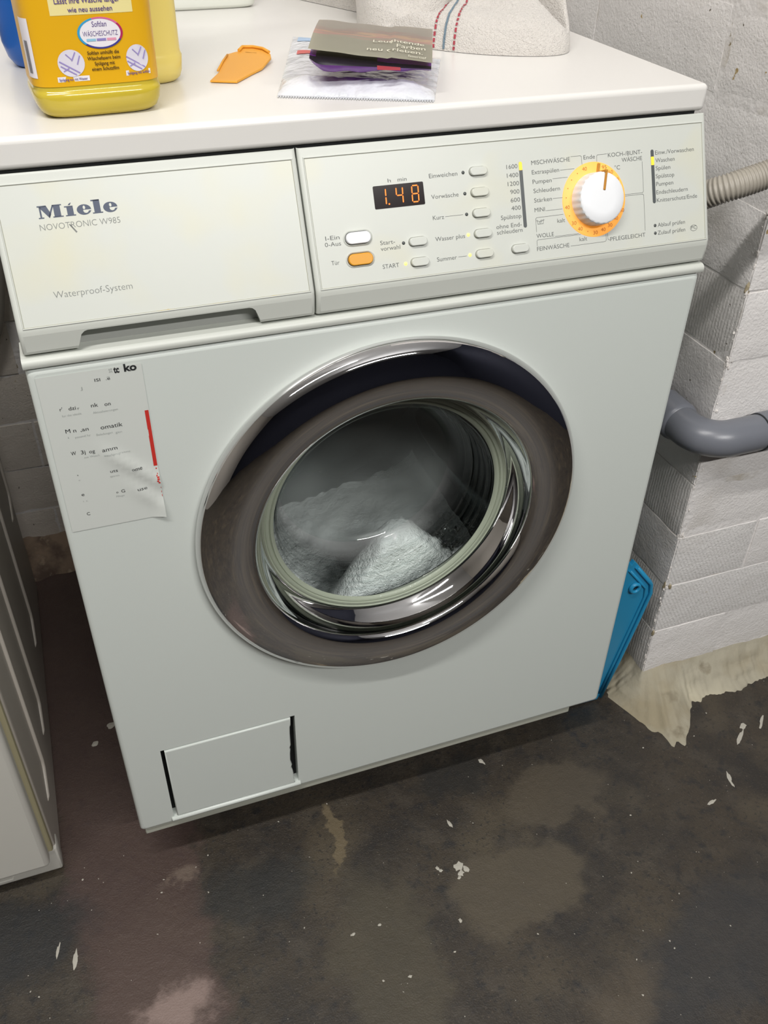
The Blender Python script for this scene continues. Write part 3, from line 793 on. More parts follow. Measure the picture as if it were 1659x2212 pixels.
# ---- door
C3 = (WMX, 0, CZD)
b = lathe(bmesh.new(), [(.186, .004), (.1900, .0008), (.1922, -.0016), (.1934, -.0045), (.1935, -.0065), (.1926, -.0095), (.1908, -.0130), (.1880, -.0161), (.1845, -.0187), (.1800, -.0209), (.1750, -.0227), (.1700, -.0242), (.1655, -.0253), (.1605, -.0258), (.1530, -.0250), (.1460, -.0234), (.1425, -.0218), (.1408, -.0192), (.1398, -.0176), (.1392, -.0145), (.1375, -.0090), (.1345, -.0020), (.1310, .0040), (.1275, .0085), (.1262, .0120)], C3, 160)
door = build('door', b, chrome, wmach, smooth=True)
door['label'] = 'polished chrome porthole door ring'
glass_prof = [(.1268, .0095), (.1200, .0100), (.1150, .0112), (.1132, .0140)]
for k in range(46):
    t = k/45; hh = .015+.055*t
    rr = .1132-.0115*t**1.4+.0009*max(0, math.sin(t*2*PI*5.2))**8
    glass_prof.append((rr, hh))
glass_prof += [(.1005, .0750), (.0985, .0795), (.0950, .0840), (.0900, .0875), (.083, .0905), (.074, .0930), (.062, .0950), (.048, .0965), (.034, .0975), (.018, .0980), (0, .0982)]
b = lathe(bmesh.new(), glass_prof, C3, 128); build('glass_bowl', b, bowl_glass, door, smooth=60)
for yr in (.024, .033, .042, .051, .060):  # added glass rings, shaped to imitate the bright reflections on the bowl wall
    rg = .1132-.0115*((yr-.015)/.055)**1.4-.0006
    b = lathe(bmesh.new(), [(rg+.0011*math.cos(2*PI*k/8), yr+.0011*math.sin(2*PI*k/8)) for k in range(8)], C3, 128, close=True); build('highlight_ring', b, ring_glass, door, smooth=True)
b = lathe(bmesh.new(), [(r*.985 if r else 0, h+.0018) for r, h in glass_prof[30:]], C3, 96); build('suds_film', b, film_m, door, smooth=60)
b = lathe(bmesh.new(), [(.1330, .0120), (.1262, .0122), (.1250, .0140), (.1240, .0128), (.1215, .0126), (.1205, .0145), (.1195, .0132), (.1172, .0136), (.1158, .0165), (.1180, .0190), (.1250, .0215), (.1330, .030), (.1420, .042), (.1500, .052), (.186, .055), (.205, .056), (.205, .03), (.15, .02)], C3, 96)
build('door_gasket', b, gasket, wmach, smooth=60)
drum_prof = [(.150, .053), (.185, .058), (.222, .066), (.232, .078), (.235, .09), (.235, .38), (.225, .40), (.12, .405), (.10, .385), (0, .38)]
b = lathe(bmesh.new(), drum_prof, C3, 96); drum = build('drum', b, steel, wmach, smooth=50)
for a in (math.radians(205), math.radians(325), math.radians(85)):
    b = bmesh.new(); rows = []
    for j in range(13):
        y = .125+.24*j/12; k = math.sin(PI*min(1, max(0, (j+.6)/13.2)))**.5; row = []
        for i in range(9):
            u = i/8*2-1; hgt = .062*k*(1-u*u)**.8; w = .032*(.55+.45*k)
            r = .236-hgt; an = a+u*w/.235*(1-.45*(hgt/.062))
            row.append(b.verts.new((C3[0]+r*math.cos(an), y, C3[2]+r*math.sin(an))))
        rows.append(row)
    for j in range(12):
        for i in range(8): b.faces.new((rows[j][i], rows[j+1][i], rows[j+1][i+1], rows[j][i+1]))
    bmesh.ops.recalc_face_normals(b, faces=b.faces); build('drum_paddle', b, steel, drum, smooth=60)
# suds piled in the bottom of the drum, against the glass
b = bmesh.new(); rows = []
NX, NY = 70, 40
for j in range(NY+1):
    row = []
    for i in range(NX+1):
        x = WMX-.155+.31*i/NX; y = .072+.26*j/NY
        dx = (x-.332)/(.066 if x < .332 else .078); base = CZD-.228+ .0
        zf = CZD-math.sqrt(max(.0004, .231**2-(x-WMX)**2))
        hgt = (.128+.02*min(1, j/5))*math.exp(-dx*dx)*(.12+.88*math.exp(-(max(0, y-.088)/.045)**2))
        nn = noise.noise(Vector((x*35, y*35, 0)))*.007+noise.noise(Vector((x*110, y*110, 4)))*.005+noise.noise(Vector((x*300, y*300, 2)))*.0016
        row.append(b.verts.new((x, y, max(zf+.002, min(zf+.002+hgt+nn, CZD+.03)))))
    rows.append(row)
fr = []
for i in range(NX+1):
    x = rows[0][i].co.x; zf = CZD-math.sqrt(max(.0004, .229**2-(x-WMX)**2)); fr.append([b.verts.new((x, .072-.0035*math.sin(PI*k/10)+noise.noise(Vector((x*90, k*.8, 3)))*.003, zf+.002+(rows[0][i].co.z-zf-.002)*k/10)) for k in range(10)]+[rows[0][i]])
for j in range(NY):
    for i in range(NX): b.faces.new((rows[j][i], rows[j][i+1], rows[j+1][i+1], rows[j+1][i]))
for i in range(NX):
    for k in range(10): b.faces.new((fr[i][k], fr[i+1][k], fr[i+1][k+1], fr[i][k+1]))
bmesh.ops.recalc_face_normals(b, faces=b.faces)
suds_m = mat('white_suds', 'f2f6f6', .6, bump=[(500, .0015, 2), (160, .002, 2)], spec=.6)
suds_m.node_tree.nodes['Principled BSDF'].inputs['Subsurface Weight'].default_value = .0
o = build('suds', b, suds_m, smooth=True, kind='stuff'); tag(o, 'white soap suds piled in the drum behind the door glass', 'suds')
bub_m = thin_glass('soap_bubble', (1, 1, 1, 1), .02)
b = bmesh.new()
for k in range(150):
    x = random.gauss(.392, .024); z = random.gauss(.350, .022); y = random.uniform(.070, .112); r = random.choice([.0015, .002, .0028, .004, .0055])
    if math.hypot(x-WMX, z-CZD) > .2 or math.hypot(x-WMX, z-CZD) < .111: continue
    q = bmesh.ops.create_icosphere(b, subdivisions=2, radius=r); bmesh.ops.translate(b, verts=q['verts'], vec=(x, y, z))
o = build('soap_bubbles', b, bub_m, smooth=True, kind='stuff'); tag(o, 'clear soap bubbles at the right edge of the suds', 'bubbles')

# ---- worn sticker on the front panel
film = mat('sticker_film', 'd2d6d1', .3)
b = bmesh.new(); rows = []
for j in range(31):
    row = []
    for i in range(21):
        x = .0055+(.0842-.0055)*i/20; z = .5425+(.6905-.5425)*j/30
        # a crease runs from the middle of the film down to its lower right corner, which has curled up
        d = ((x-.045)*.62+(z-.607)*.78)
        y = -.0006-.0022*math.exp(-((z-(.615-(x-.045)*.95))/.006)**2)*max(0, min(1, (x-.036)/.02))-.0016*math.exp(-((z-(.592-(x-.045)*1.0))/.007)**2)*max(0, min(1, (x-.05)/.02))
        if x > .072 and z < .56: y -= .004*((x-.072)/.012)*((.56-z)/.018)
        row.append(b.verts.new((x, y, z)))
    rows.append(row)
for j in range(30):
    for i in range(20): b.faces.new((rows[j][i], rows[j][i+1], rows[j+1][i+1], rows[j+1][i]))
stick = build('sticker', b, film, wmach, smooth=True)
def sx(x, z, n=0):
    y = -.00075-.0022*math.exp(-((z-(.615-(x-.045)*.95))/.006)**2)*max(0, min(1, (x-.036)/.02))-.0016*math.exp(-((z-(.592-(x-.045)*1.0))/.007)**2)*max(0, min(1, (x-.05)/.02))
    return Vector((x, y-n, z))
b = bmesh.new(); zz = .6487
def redstrip(z0, z1, x0=.0808, x1=.0836):
    poly(b, [sx(x0, z0), sx(x1, z0), sx(x1, z1), sx(x0, z1)])
for k in range(9): redstrip(.6485-.006*(k+1), .6485-.006*k, .0808 if k not in (3,) else .0811, .0838)
random.seed(3)
for k in range(9):
    z = .5925-.0017*k; w = random.uniform(.0006, .0022); x0 = random.uniform(.0812, .0826); redstrip(z-.0014, z, x0, min(.0838, x0+w))
for k in range(8): z = .573-.004*k; redstrip(z-.0026, z, .0835, .0839)
build('red_stripe', b, red_m, stick)
b = bmesh.new(); bg = bmesh.new(); sf = lambda x, y: sx(x/1000, y/1000, .0001)
for s, x, z, w, h in (('tc', 62.8, 685.6, 4.2, 5.6), ('ko', 70.6, 685.6, 9.6, 6.2), ('ISI', 47.6, 680.6, 4.2, 2.6), ('.e', 56, 680.6, 3.2, 2.6), ("r'", 17.9, 659.8, 2, 3.2), ('dzi', 24.4, 659.3, 5.4, 3.2), ('r', 31, 659, 1.3, 2.2), ('nk', 41.2, 658.9, 5.3, 3.5), ('on', 51.4, 658.3, 4.6, 3.4),
                      ('M', 18.4, 639.4, 3.6, 3.6), ('n', 24.2, 639.2, 2.2, 3.4), (',an', 29.6, 638.9, 6.2, 3.4), ('omatik', 45.0, 637.8, 17, 3.8), ('W', 18.7, 618.3, 3.8, 3.6), ("3j", 26.3, 618, 3.4, 3.5), ('og', 32.6, 617.5, 4.4, 3.4), ('amm', 42.7, 617, 12, 3.5),
                      (',', 19.6, 598.5, .8, 3), ('uts', 45.6, 595.4, 6, 3), ('ome', 62.8, 594.4, 8.4, 3.3), ('e', 19.5, 577.6, 2.2, 3.2), ('o', 47, 574, 1.6, 2.4), ('G', 51.2, 573.8, 3, 3.2), ('use', 64.5, 573.1, 8, 3), ('C', 20.2, 557.2, 2.6, 3.2)):
    add_text(b, s, x, z, w, h, sf, .035 if s in ('tc', 'ko') else -.002)
for s, x, z, w, h in (('fur die ideale', 18.4, 654.3, 14.5, 1.9), ('Aktualisierungen', 41.6, 653, 19, 2.0), ('i', 19.2, 634.4, .6, 2), ('passend fur', 24.5, 633.6, 12, 2.0), ('Beladungen', 40.8, 632.6, 12.6, 2.0), ('gen', 55.6, 632, 5, 2), ('mit Wasch', 28, 613.6, 12, 1.8), ('waschprogramme', 43.2, 612.4, 21, 2.0), ('ct', 57, 681.9, 2.2, 2.4), ('sparen', 44.6, 591, 7.4, 1.9), ('e', 19.8, 593, 1.3, 1.7), ('Pflege', 46.3, 570, 6.8, 1.9), ('i c', 19.6, 571.4, 4, 1.8), ('st', 59.3, 686.5, 2.6, 5), ('J', 36, 675.6, 1.6, 2.4)):
    add_text(bg, s, x, z, w, h, sf, -.012)
build('sticker_lettering', b, mat('black_print', '26282a', .6), stick, kind='stuff'); build('faded_lettering', bg, mat('faded_print', '9ea3a1', .6), stick, kind='stuff')

# ================================================================== THINGS ON THE LID
LZ = .850
class SE:      # superellipse bottle body: rings of (z, half width, half depth)
    def __init__(s, cx, cy, prof, n=4.5, rot=0): s.cx, s.cy, s.prof, s.n, s.rot = cx, cy, prof, n, rot
    def at(s, a, z, grow=0):
        pr = s.prof
        for (z0, w0, d0), (z1, w1, d1) in zip(pr[:-1], pr[1:]):
            if z0 <= z <= z1+1e-9: break
        t = 0 if z1 == z0 else (z-z0)/(z1-z0); w = w0+(w1-w0)*t+grow; d = d0+(d1-d0)*t+grow
        c, si = math.cos(a), math.sin(a)
        x = w*math.copysign(abs(c)**(2/s.n), c); y = d*math.copysign(abs(si)**(2/s.n), si)
        cr, sr = math.cos(s.rot), math.sin(s.rot)
        return Vector((s.cx+x*cr-y*sr, s.cy+x*sr+y*cr, z))
    def front(s, dx, z, grow=0):        # point on the front skin at dx from the centre line
        pr = s.prof
        for (z0, w0, d0), (z1, w1, d1) in zip(pr[:-1], pr[1:]):
            if z0 <= z <= z1+1e-9: break
        t = (z-z0)/(z1-z0); w = w0+(w1-w0)*t+grow; d = d0+(d1-d0)*t+grow
        y = -d*(max(0, 1-(abs(dx)/w)**s.n))**(1/s.n); cr, sr = math.cos(s.rot), math.sin(s.rot)
        return Vector((s.cx+dx*cr-y*sr, s.cy+dx*sr+y*cr, z))
    def mesh(s, zs=None, grow=0, n=72, a0=0, a1=2*PI, cap=True):
        bm = bmesh.new(); zs = zs or [p[0] for p in s.prof]; rows = []
        full = abs(a1-a0-2*PI) < 1e-6; m = n if full else n+1
        for z in zs: rows.append([bm.verts.new(s.at(a0+(a1-a0)*i/n, z, grow)) for i in range(m)])
        for A, B in zip(rows[:-1], rows[1:]):
            for i in range(n): bm.faces.new((A[i], A[(i+1) % m], B[(i+1) % m], B[i]))
        if cap and full: bm.faces.new(rows[0][::-1]); bm.faces.new(rows[-1])
        bmesh.ops.recalc_face_normals(bm, faces=bm.faces); return bm
# --- front bottle, yellow with a printed label
yb_m = mat('yellow_bottle_plastic', 'c8b23c', .13, mix=[('b8a436', 8, .4, .7, 2)])
lab_m = mat('orange_yellow_label', 'e2ac1c', .32)
lab_pale = mat('pale_yellow_print', 'ecdf9c', .35)
purple = mat('purple_print', '5a4688', .5); black_p = mat('dark_print', '4a3418', .5); white_p = mat('white_print', 'ece8ee', .4)
B1 = SE(.0905, .1125, [(LZ, .036, .024), (LZ+.001, .0385, .0270), (LZ+.004, .0425, .0310), (LZ+.009, .0448, .0330), (LZ+.0155, .0460, .0342), (LZ+.0168, .0459, .0340), (LZ+.0178, .0457, .0335), (LZ+.0186, .0454, .0329), (LZ+.0193, .0451, .0322), (LZ+.0202, .0450, .0319), (LZ+.024, .0450, .0318), (LZ+.10, .0455, .0328), (LZ+.145, .0450, .0325), (LZ+.165, .0410, .030), (LZ+.185, .030, .024), (LZ+.195, .018, .018), (LZ+.205, .016, .016)], 5, math.radians(4))
bot = thing('softener_bottle', 'yellow fabric care bottle with orange label at the front left of the lid', 'bottle', (B1.cx, B1.cy, LZ))
body = build('bottle_body', B1.mesh(), yb_m, bot, smooth=40)
build('bottle_cap', lathe(bmesh.new(), [(0, .205), (.0185, .205), (.019, .207), (.0185, .23), (.016, .233), (0, .233)], (B1.cx, B1.cy, LZ), 40, 'z'), mat('blue_cap', '2f62b8', .35), bot, smooth=40)
lab = build('label', B1.mesh([LZ+.0225+(.138-.0225)*k/6 for k in range(7)], .0004, 60, PI*.93, 2*PI+.2, False), lab_m, bot, smooth=40)
def wrap(B, x, z, g): return B.front(x/1000, LZ+z/1000, g)
def patch(pts, m, name, g=.0006, parent=lab, B=B1, seg=0):
    bm = bmesh.new(); f = poly(bm, [wrap(B, x, z, g) for x, z in pts]); return build(name, bm, m, parent)
def gridpatch(x0, x1, z0, z1, m, name, g=.0006, parent=lab, B=B1, nx=16):
    bm = bmesh.new(); A = [bm.verts.new(wrap(B, x0+(x1-x0)*i/nx, z0, g)) for i in range(nx+1)]; C = [bm.verts.new(wrap(B, x0+(x1-x0)*i/nx, z1, g)) for i in range(nx+1)]
    for i in range(nx): bm.faces.new((A[i], A[i+1], C[i+1], C[i]))
    return build(name, bm, m, parent)
def elps(cx, cz, rx, rz, n=28): return [(cx+rx*math.cos(2*PI*i/n), cz+rz*math.sin(2*PI*i/n)) for i in range(n)]
gridpatch(-26, 30, 67.5, 92, lab_pale, 'pale_band', .00055)
ox = 5.5
def arc_ring(cx, cz, r0, r1, asp, a0, a1, m, name, g):
    bm = bmesh.new(); n = 14
    A = [bm.verts.new(wrap(B1, cx+r0*math.cos(a0+(a1-a0)*i/n), cz+r0*asp*math.sin(a0+(a1-a0)*i/n), g)) for i in range(n+1)]
    C = [bm.verts.new(wrap(B1, cx+r1*math.cos(a0+(a1-a0)*i/n), cz+(r1*asp)*math.sin(a0+(a1-a0)*i/n), g)) for i in range(n+1)]
    for i in range(n): bm.faces.new((A[i], A[i+1], C[i+1], C[i]))
    return build(name, bm, m, lab)
patch(elps(ox, 55.6, 15, 9.6), white_p, 'emblem', .0007)
for a0, a1, c in ((.6*PI, 1.25*PI, '3ba0cf'), (1.25*PI, 1.85*PI, '3f3f92'), (1.85*PI, 2.2*PI, 'b02c5c'), (.2*PI, .6*PI, 'd86a9c')):
    arc_ring(ox, 55.6, 14.0, 15.6, .64, a0, a1, mat('emblem_rim_'+c, c, .4), 'emblem_rim', .00085)
bm = bmesh.new(); wf = lambda x, z: wrap(B1, x, z, .0009)
add_text(bm, 'Softlan', ox-5, 59.6, 10, 3.4, wf); add_text(bm, 'WÄSCHESCHUTZ', ox-12, 53.8, 24, 3.2, wf, -.008)
add_text(bm, 'Lässt Ihre Wäsche länger', -22, 74.6, 44, 3.4, wf, .01); add_text(bm, 'wie neu aussehen', -14, 69.2, 30, 3.2, wf, .01)
build('label_lettering', bm, purple, lab, kind='stuff')
bm = bmesh.new()
for i, s in enumerate(('Softlan umhüllt die', 'Wäschefasern beim', 'Spülgang mit', 'einem Schutzfilm')):
    w = (22, 23, 14, 19)[i]; add_text(bm, s, ox-w/2, 42.2-3.5*i, w, 2.3, wf, .012)
build('label_lettering', bm, black_p, lab, kind='stuff')
for i, c in enumerate(('8fc3dd', '8f84c4', 'e39ab4')): patch([(ox-10+7*i, 50.6), (ox-3.6+7*i, 50.6), (ox-3.6+7*i, 52.2), (ox-10+7*i, 52.2)], mat('chip_'+c, c, .5), 'colour_chip', .0009)
lil = mat('lilac_print', '9a8cc6', .5)
for cx, cz, rx, s, q in ((-17.5, 37.5, 9.2, 'Spülgang nur mit Wasser', 0), (29, 38.0, 8.0, 'Spülgang mit Softlan', 1)):
    patch(elps(cx, cz, rx, 8.8), mat('fabric_photo_print', 'dcd8e4', .5), 'photo_roundel', .0007)
    bm = bmesh.new()
    def band(x0, z0, x1, z1, w):
        a_, c_ = Vector((x0, z0)), Vector((x1, z1)); d = (c_-a_).normalized(); n = Vector((-d.y, d.x))*w/2
        poly(bm, [wf(*(a_-n)), wf(*(c_-n)), wf(*(c_+n)), wf(*(a_+n))])
    band(cx-8, cz+1.5, cx+5, cz-6.5, .9); band(cx-7.5, cz-1.5, cx+2.5, cz-7.6, .8); band(cx+.5, cz+1.5, cx+3.6, cz+7, .8); band(cx+4, cz-1, cx+6.4, cz+4.6, .8); band(cx-6, cz-5, cx-2, cz-3, .7)
    band(cx-3, cz+6, cx+1, cz+2, .7); build('roundel_lines', bm, lil, lab, kind='stuff')
    w = 24 if not q else 21
    patch([(cx-w/2, 26.0), (cx+w/2, 26.0), (cx+w/2, 29.2), (cx-w/2, 29.2)] if False else [(cx-w/2+1, 25.6+q*1.2), (cx+w/2-2+1*(1-q), 25.6+q*1.2), (cx+w/2-2+1*(1-q), 29.0+q*1.2), (cx-w/2+1, 29.0+q*1.2)], white_p, 'caption_strip', .0007)
    bm = bmesh.new(); add_text(bm, s, cx-w/2+2, 26.4+q*1.2, w-4.5, 1.7, wf, .01); build('label_lettering', bm, purple, lab, kind='stuff')
# side of the label: white panel with bar code
bm = bmesh.new(); n = 10; aa = [PI*1.05+.34*PI*.5*i/n*1.0 for i in range(n+1)]
A = [bm.verts.new(B1.at(a, LZ+.028, .0007)) for a in aa]; C = [bm.verts.new(B1.at(a, LZ+.066, .0007)) for a in aa]
for i in range(n): bm.faces.new((A[i], A[i+1], C[i+1], C[i]))
build('barcode_panel', bm, white_p, lab)
bm = bmesh.new()
for k in range(16):
    a = PI*1.10+.20*k/16; z0, z1 = LZ+.031, LZ+.052; da = .004+.004*(k % 3)
    poly(bm, [B1.at(a, z0, .0009), B1.at(a+da, z0, .0009), B1.at(a+da, z1, .0009), B1.at(a, z1, .0009)])
build('barcode', bm, mat('grey_print', '6b6b72', .6), lab, kind='stuff')
# --- second bottle behind it, pale yellow
B2 = SE(.122, .195, [(LZ, .038, .026), (LZ+.001, .0405, .0290), (LZ+.004, .0435, .0325), (LZ+.009, .0452, .034), (LZ+.020, .0462, .035), (LZ+.0215, .0455, .0342), (LZ+.024, .0450, .034), (LZ+.12, .0445, .0335), (LZ+.15, .0440, .033), (LZ+.17, .038, .029), (LZ+.19, .020, .018), (LZ+.205, .016, .016)], 4, math.radians(4))
bot2 = thing('softener_bottle', 'pale yellow plastic bottle half hidden behind the orange-labelled bottle', 'bottle', (B2.cx, B2.cy, LZ))
build('bottle_body', B2.mesh(), mat('pale_yellow_plastic', 'e8d478', .25), bot2, smooth=40)
build('bottle_cap', lathe(bmesh.new(), [(0, .205), (.0185, .205), (.019, .207), (.0185, .23), (.016, .233), (0, .233)], (B2.cx, B2.cy, LZ), 40, 'z'), mat('white_cap', 'd8d4cc', .4), bot2, smooth=40)
# --- blue bottle
B3 = SE(.070, .275, [(LZ, .030, .022), (LZ+.002, .0330, .025), (LZ+.008, .0370, .030), (LZ+.02, .0400, .033), (LZ+.05, .0405, .034), (LZ+.10, .0380, .032), (LZ+.15, .034, .028), (LZ+.17, .022, .02), (LZ+.18, .016, .016)], 3)
bot3 = thing('detergent_bottle', 'blue detergent bottle behind the yellow bottles at the left', 'bottle', (B3.cx, B3.cy, LZ))
build('bottle_body', B3.mesh(), mat('blue_plastic', '1f63bd', .3), bot3, smooth=40)
build('bottle_cap', lathe(bmesh.new(), [(0, .18), (.0185, .18), (.019, .182), (.0185, .205), (.016, .208), (0, .208)], (B3.cx, B3.cy, LZ), 40, 'z'), mat('white_cap_2', 'dcd9d2', .4), bot3, smooth=40)
# --- white box at the back
bm = bmesh.new()
hw, hd = .085, .05; cxb, cyb = .222, .545
Bx = SE(cxb, cyb, [(LZ, .079, .045), (LZ+.002, .0835, .049), (LZ+.0045, .0850, .0505), (LZ+.013, .0850, .0505), (LZ+.0145, .0832, .0487), (LZ+.07, .0840, .0495), (LZ+.072, .0855, .051), (LZ+.078, .0855, .051), (LZ+.079, .084, .0495)], 9, math.radians(3))
wb = thing('plastic_box', 'white plastic box standing at the back of the lid', 'box', (cxb, cyb, LZ))
build('box_body', Bx.mesh(n=96), mat('white_box_plastic', 'd9dbd2', .4), wb, smooth=40)
Bl = SE(cxb, cyb, [(LZ+.079, .0865, .052), (LZ+.088, .0865, .052), (LZ+.090, .084, .050)], 9, math.radians(3))
build('box_lid', Bl.mesh(n=96), mat('white_box_lid', 'dedfd8', .4), wb, smooth=40)
# --- yellow plastic tag
def ppoly(pts, z0, z1, m, name, bev=.0006, parent=None, label=None, cat=None, loc=None):
    bm = prism(bmesh.new(), [(x, y, z0) for x, y in pts], (0, 0, z1-z0), bev, 2); return build(name, bm, m, parent, smooth=50, loc=loc)
ym = mat('orange_yellow_plastic', 'e2a136', .5)
tagt = thing('plastic_clip', 'small orange-yellow plastic tag lying beside the bottles', 'tag', (.225, .2, LZ))
bl = [(.1868, .1625), (.2075, .1540), (.2262, .1790), (.2385, .1935), (.2535, .2200), (.2555, .2300), (.2520, .2420), (.2440, .2500), (.2350, .2520), (.2310, .2440), (.2250, .2410), (.2170, .2360), (.2085, .2180), (.1990, .1880)]
bm = prism(bmesh.new(), [(x, y, LZ+.0006) for x, y in bl], (0, 0, .0016), .0004, 1)
# the far end is lifted a little
for v in bm.verts: v.co.z += max(0, (v.co.y-.19))*.09
build('tag_body', bm, ym, tagt, smooth=50)
bm = bmesh.new()
for (x0, y0, x1, y1) in ((.214, .2125, .2245, .2115), (.2345, .2385, .2440, .2350)):
    d = Vector((x1-x0, y1-y0)).normalized(); n = Vector((-d.y, d.x))*.0011
    zt = lambda y: LZ+.00235+max(0, y-.19)*.09
    bm = bmesh.new(); poly(bm, [(x0-n.x, y0-n.y, zt(y0)), (x1-n.x, y1-n.y, zt(y1)), (x1+n.x, y1+n.y, zt(y1)), (x0+n.x, y0+n.y, zt(y0))])
    build('slot', bm, mat('slot_shade', 'a56f1c', .7), tagt)
bm = tube(bmesh.new(), [(x, y, LZ+.0035+max(0, y-.19)*.09) for x, y in ((.2290, .2405), (.2345, .2505), (.2440, .2490), (.2515, .2420), (.2545, .2310))], .0013, 8); build('curled_rim', bm, ym, tagt, smooth=True)
bm = tube(bmesh.new(), [(x, y, LZ+.0032+max(0, y-.19)*.09) for x, y in ((.1990, .1900), (.2090, .2150), (.2165, .2310))], .0009, 8); build('curled_rim', bm, ym, tagt, smooth=True)
# --- clear-white film pouch
film_w = mat('white_plastic_film', 'dfe1e6', .16, mix=[('cfd2d8', 30, .45, .7, 3)], bump=[(55, .0035, 3)])
def bil(c, u, v): return Vector(c[0]).lerp(Vector(c[1]), u).lerp(Vector(c[3]).lerp(Vector(c[2]), u), v)
PQ = [(.2290, .1040, LZ), (.3440, .0560, LZ), (.4050, .1900, LZ), (.3030, .3250, LZ)]
pouch = thing('film_pouch', 'crinkled white plastic film pouch under the purple packet', 'pouch', (.31, .16, LZ))
bm = bmesh.new(); NU, NV = 56, 56; top = []; bot_ = []
for j in range(NV+1):
    r1, r2 = [], []
    for i in range(NU+1):
        u, v = i/NU, j/NV; p = bil(PQ, u, v)
        ed = min(1, min(u, 1-u)*7)**.6*min(1, min(v, 1-v)*9)**.6
        jag = .0012*noise.noise(Vector((u*30, v*30, 0)))
        w = noise.noise(Vector((u*7, v*3, 1)))*.002+abs(noise.noise(Vector((u*16, v*6, 5))))*.002
        h = (.0105-.002*u)*ed+w*ed
        if v > .12: h *= .38+.62*max(0, 1-(v-.12)/.12)
        r1.append(bm.verts.new((p.x+jag, p.y+jag, LZ+.0012+h))); r2.append(bm.verts.new((p.x+jag, p.y+jag, LZ+.0003)))
    top.append(r1); bot_.append(r2)
for j in range(NV):
    for i in range(NU):
        bm.faces.new((top[j][i], top[j][i+1], top[j+1][i+1], top[j+1][i])); bm.faces.new((bot_[j][i], bot_[j+1][i], bot_[j+1][i+1], bot_[j][i+1]))
for i in range(NU):
    bm.faces.new((bot_[0][i], bot_[0][i+1], top[0][i+1], top[0][i])); bm.faces.new((bot_[NV][i+1], bot_[NV][i], top[NV][i], top[NV][i+1]))
for j in range(NV):
    bm.faces.new((bot_[j+1][0], bot_[j][0], top[j][0], top[j+1][0])); bm.faces.new((bot_[j][NU], bot_[j+1][NU], top[j+1][NU], top[j][NU]))
build('film_body', bm, film_w, pouch, smooth=50)
def ptop(u, v, dz=.0015):
    p = bil(PQ, u, v); ed = min(1, min(u, 1-u)*7)**.6*min(1, min(v, 1-v)*9)**.6
    w = noise.noise(Vector((u*7, v*3, 1)))*.002+abs(noise.noise(Vector((u*16, v*6, 5))))*.002
    h = (.0105-.002*u)*ed+w*ed
    if v > .12: h *= .38+.62*max(0, 1-(v-.12)/.12)
    return Vector((p.x, p.y, LZ+.0012+h+dz))
def pgrid(u0, u1, v0, v1, m, name, n=6, dz=.0006):
    bm = bmesh.new(); g = [[bm.verts.new(ptop(u0+(u1-u0)*i/n, v0+(v1-v0)*j/n, dz)) for i in range(n+1)] for j in range(n+1)]
    for j in range(n):
        for i in range(n): bm.faces.new((g[j][i], g[j][i+1], g[j+1][i+1], g[j+1][i]))
    return build(name, bm, m, pouch, smooth=True)
pgrid(.04, .55, .86, .97, mat('light_blue_print', 'a9c6e6', .3), 'blue_print'); pgrid(.06, .17, .60, .67, mat('red_square_print', 'd8433c', .3), 'red_print')
# crimped seal along the front edge
bm = bmesh.new()
for k in range(60):
    a = bil(PQ, k/60, 0); c = bil(PQ, (k+.55)/60, 0); d = Vector((-.010, -.030, 0)).normalized()*.0045
    prism(bm, [a+Vector((0, 0, .0006)), c+Vector((0, 0, .0006)), c+d+Vector((0, 0, .0006)), a+d+Vector((0, 0, .0006))], (0, 0, .0007))
build('crimped_seal', bm, mat('seal_film', 'c9ccd0', .3), pouch, kind='stuff')
# --- folded foil packet, purple below and olive on top
foil_p = mat('purple_foil', '6c2690', .2, bump=[(50, .0008, 2)]); foil_d = mat('blackish_foil', '1d1724', .2)
TQ = [(.2500, .0860, .8865), (.3440, .0640, .8745), (.3930, .1830, .8760), (.2930, .2000, .8860)]
pk = thing('foil_packet', 'folded olive and dark purple foil packet lying on the white pouch', 'packet', (.32, .13, .866))
def section_z(u):  # underside height along the packet
    return .8652+.010*max(0, (.12-u)/.12)**2+.0035*u
bm = bmesh.new(); NU, NK = 40, 14; rows = []
for i in range(NU+1):
    u = i/NU; uu = .006+u*.988; f = bil(TQ, uu, .02); k_ = bil(TQ, uu, .97); zt = f.z-.0008; zb = section_z(uu)
    sq = min(1, (uu/.10))**.5; mid = (zt+zb)/2; hh = (zt-zb)/2*(.35+.65*sq) if uu < .1 else (zt-zb)/2
    row = []
    for k in range(NK):
        a = 2*PI*k/NK; t = (1-math.copysign(abs(math.cos(a))**.55, math.cos(a)))/2; pnt = f.lerp(k_, t)
        wob = noise.noise(Vector((u*6, k*.6, 3)))*.0016
        row.append(bm.verts.new((pnt.x, pnt.y, mid+(f.lerp(k_, t).z-f.z)+hh*math.copysign(abs(math.sin(a))**.7, math.sin(a))+wob*(1 if math.sin(a) < 0 else 0))))
    rows.append(row)
for i in range(NU):
    for k in range(NK): bm.faces.new((rows[i][k], rows[i][(k+1) % NK], rows[i+1][(k+1) % NK], rows[i+1][k]))
bm.faces.new(rows[0][::-1]); bm.faces.new(rows[-1]); bmesh.ops.recalc_face_normals(bm, faces=bm.faces)
for f_ in bm.faces:
    u_c = f_.calc_center_median(); 
    if f_.normal.y < -.2 and f_.normal.z > .12: f_.material_index = 1
build('packet_body', bm, [foil_p, foil_d], pk, smooth=50)
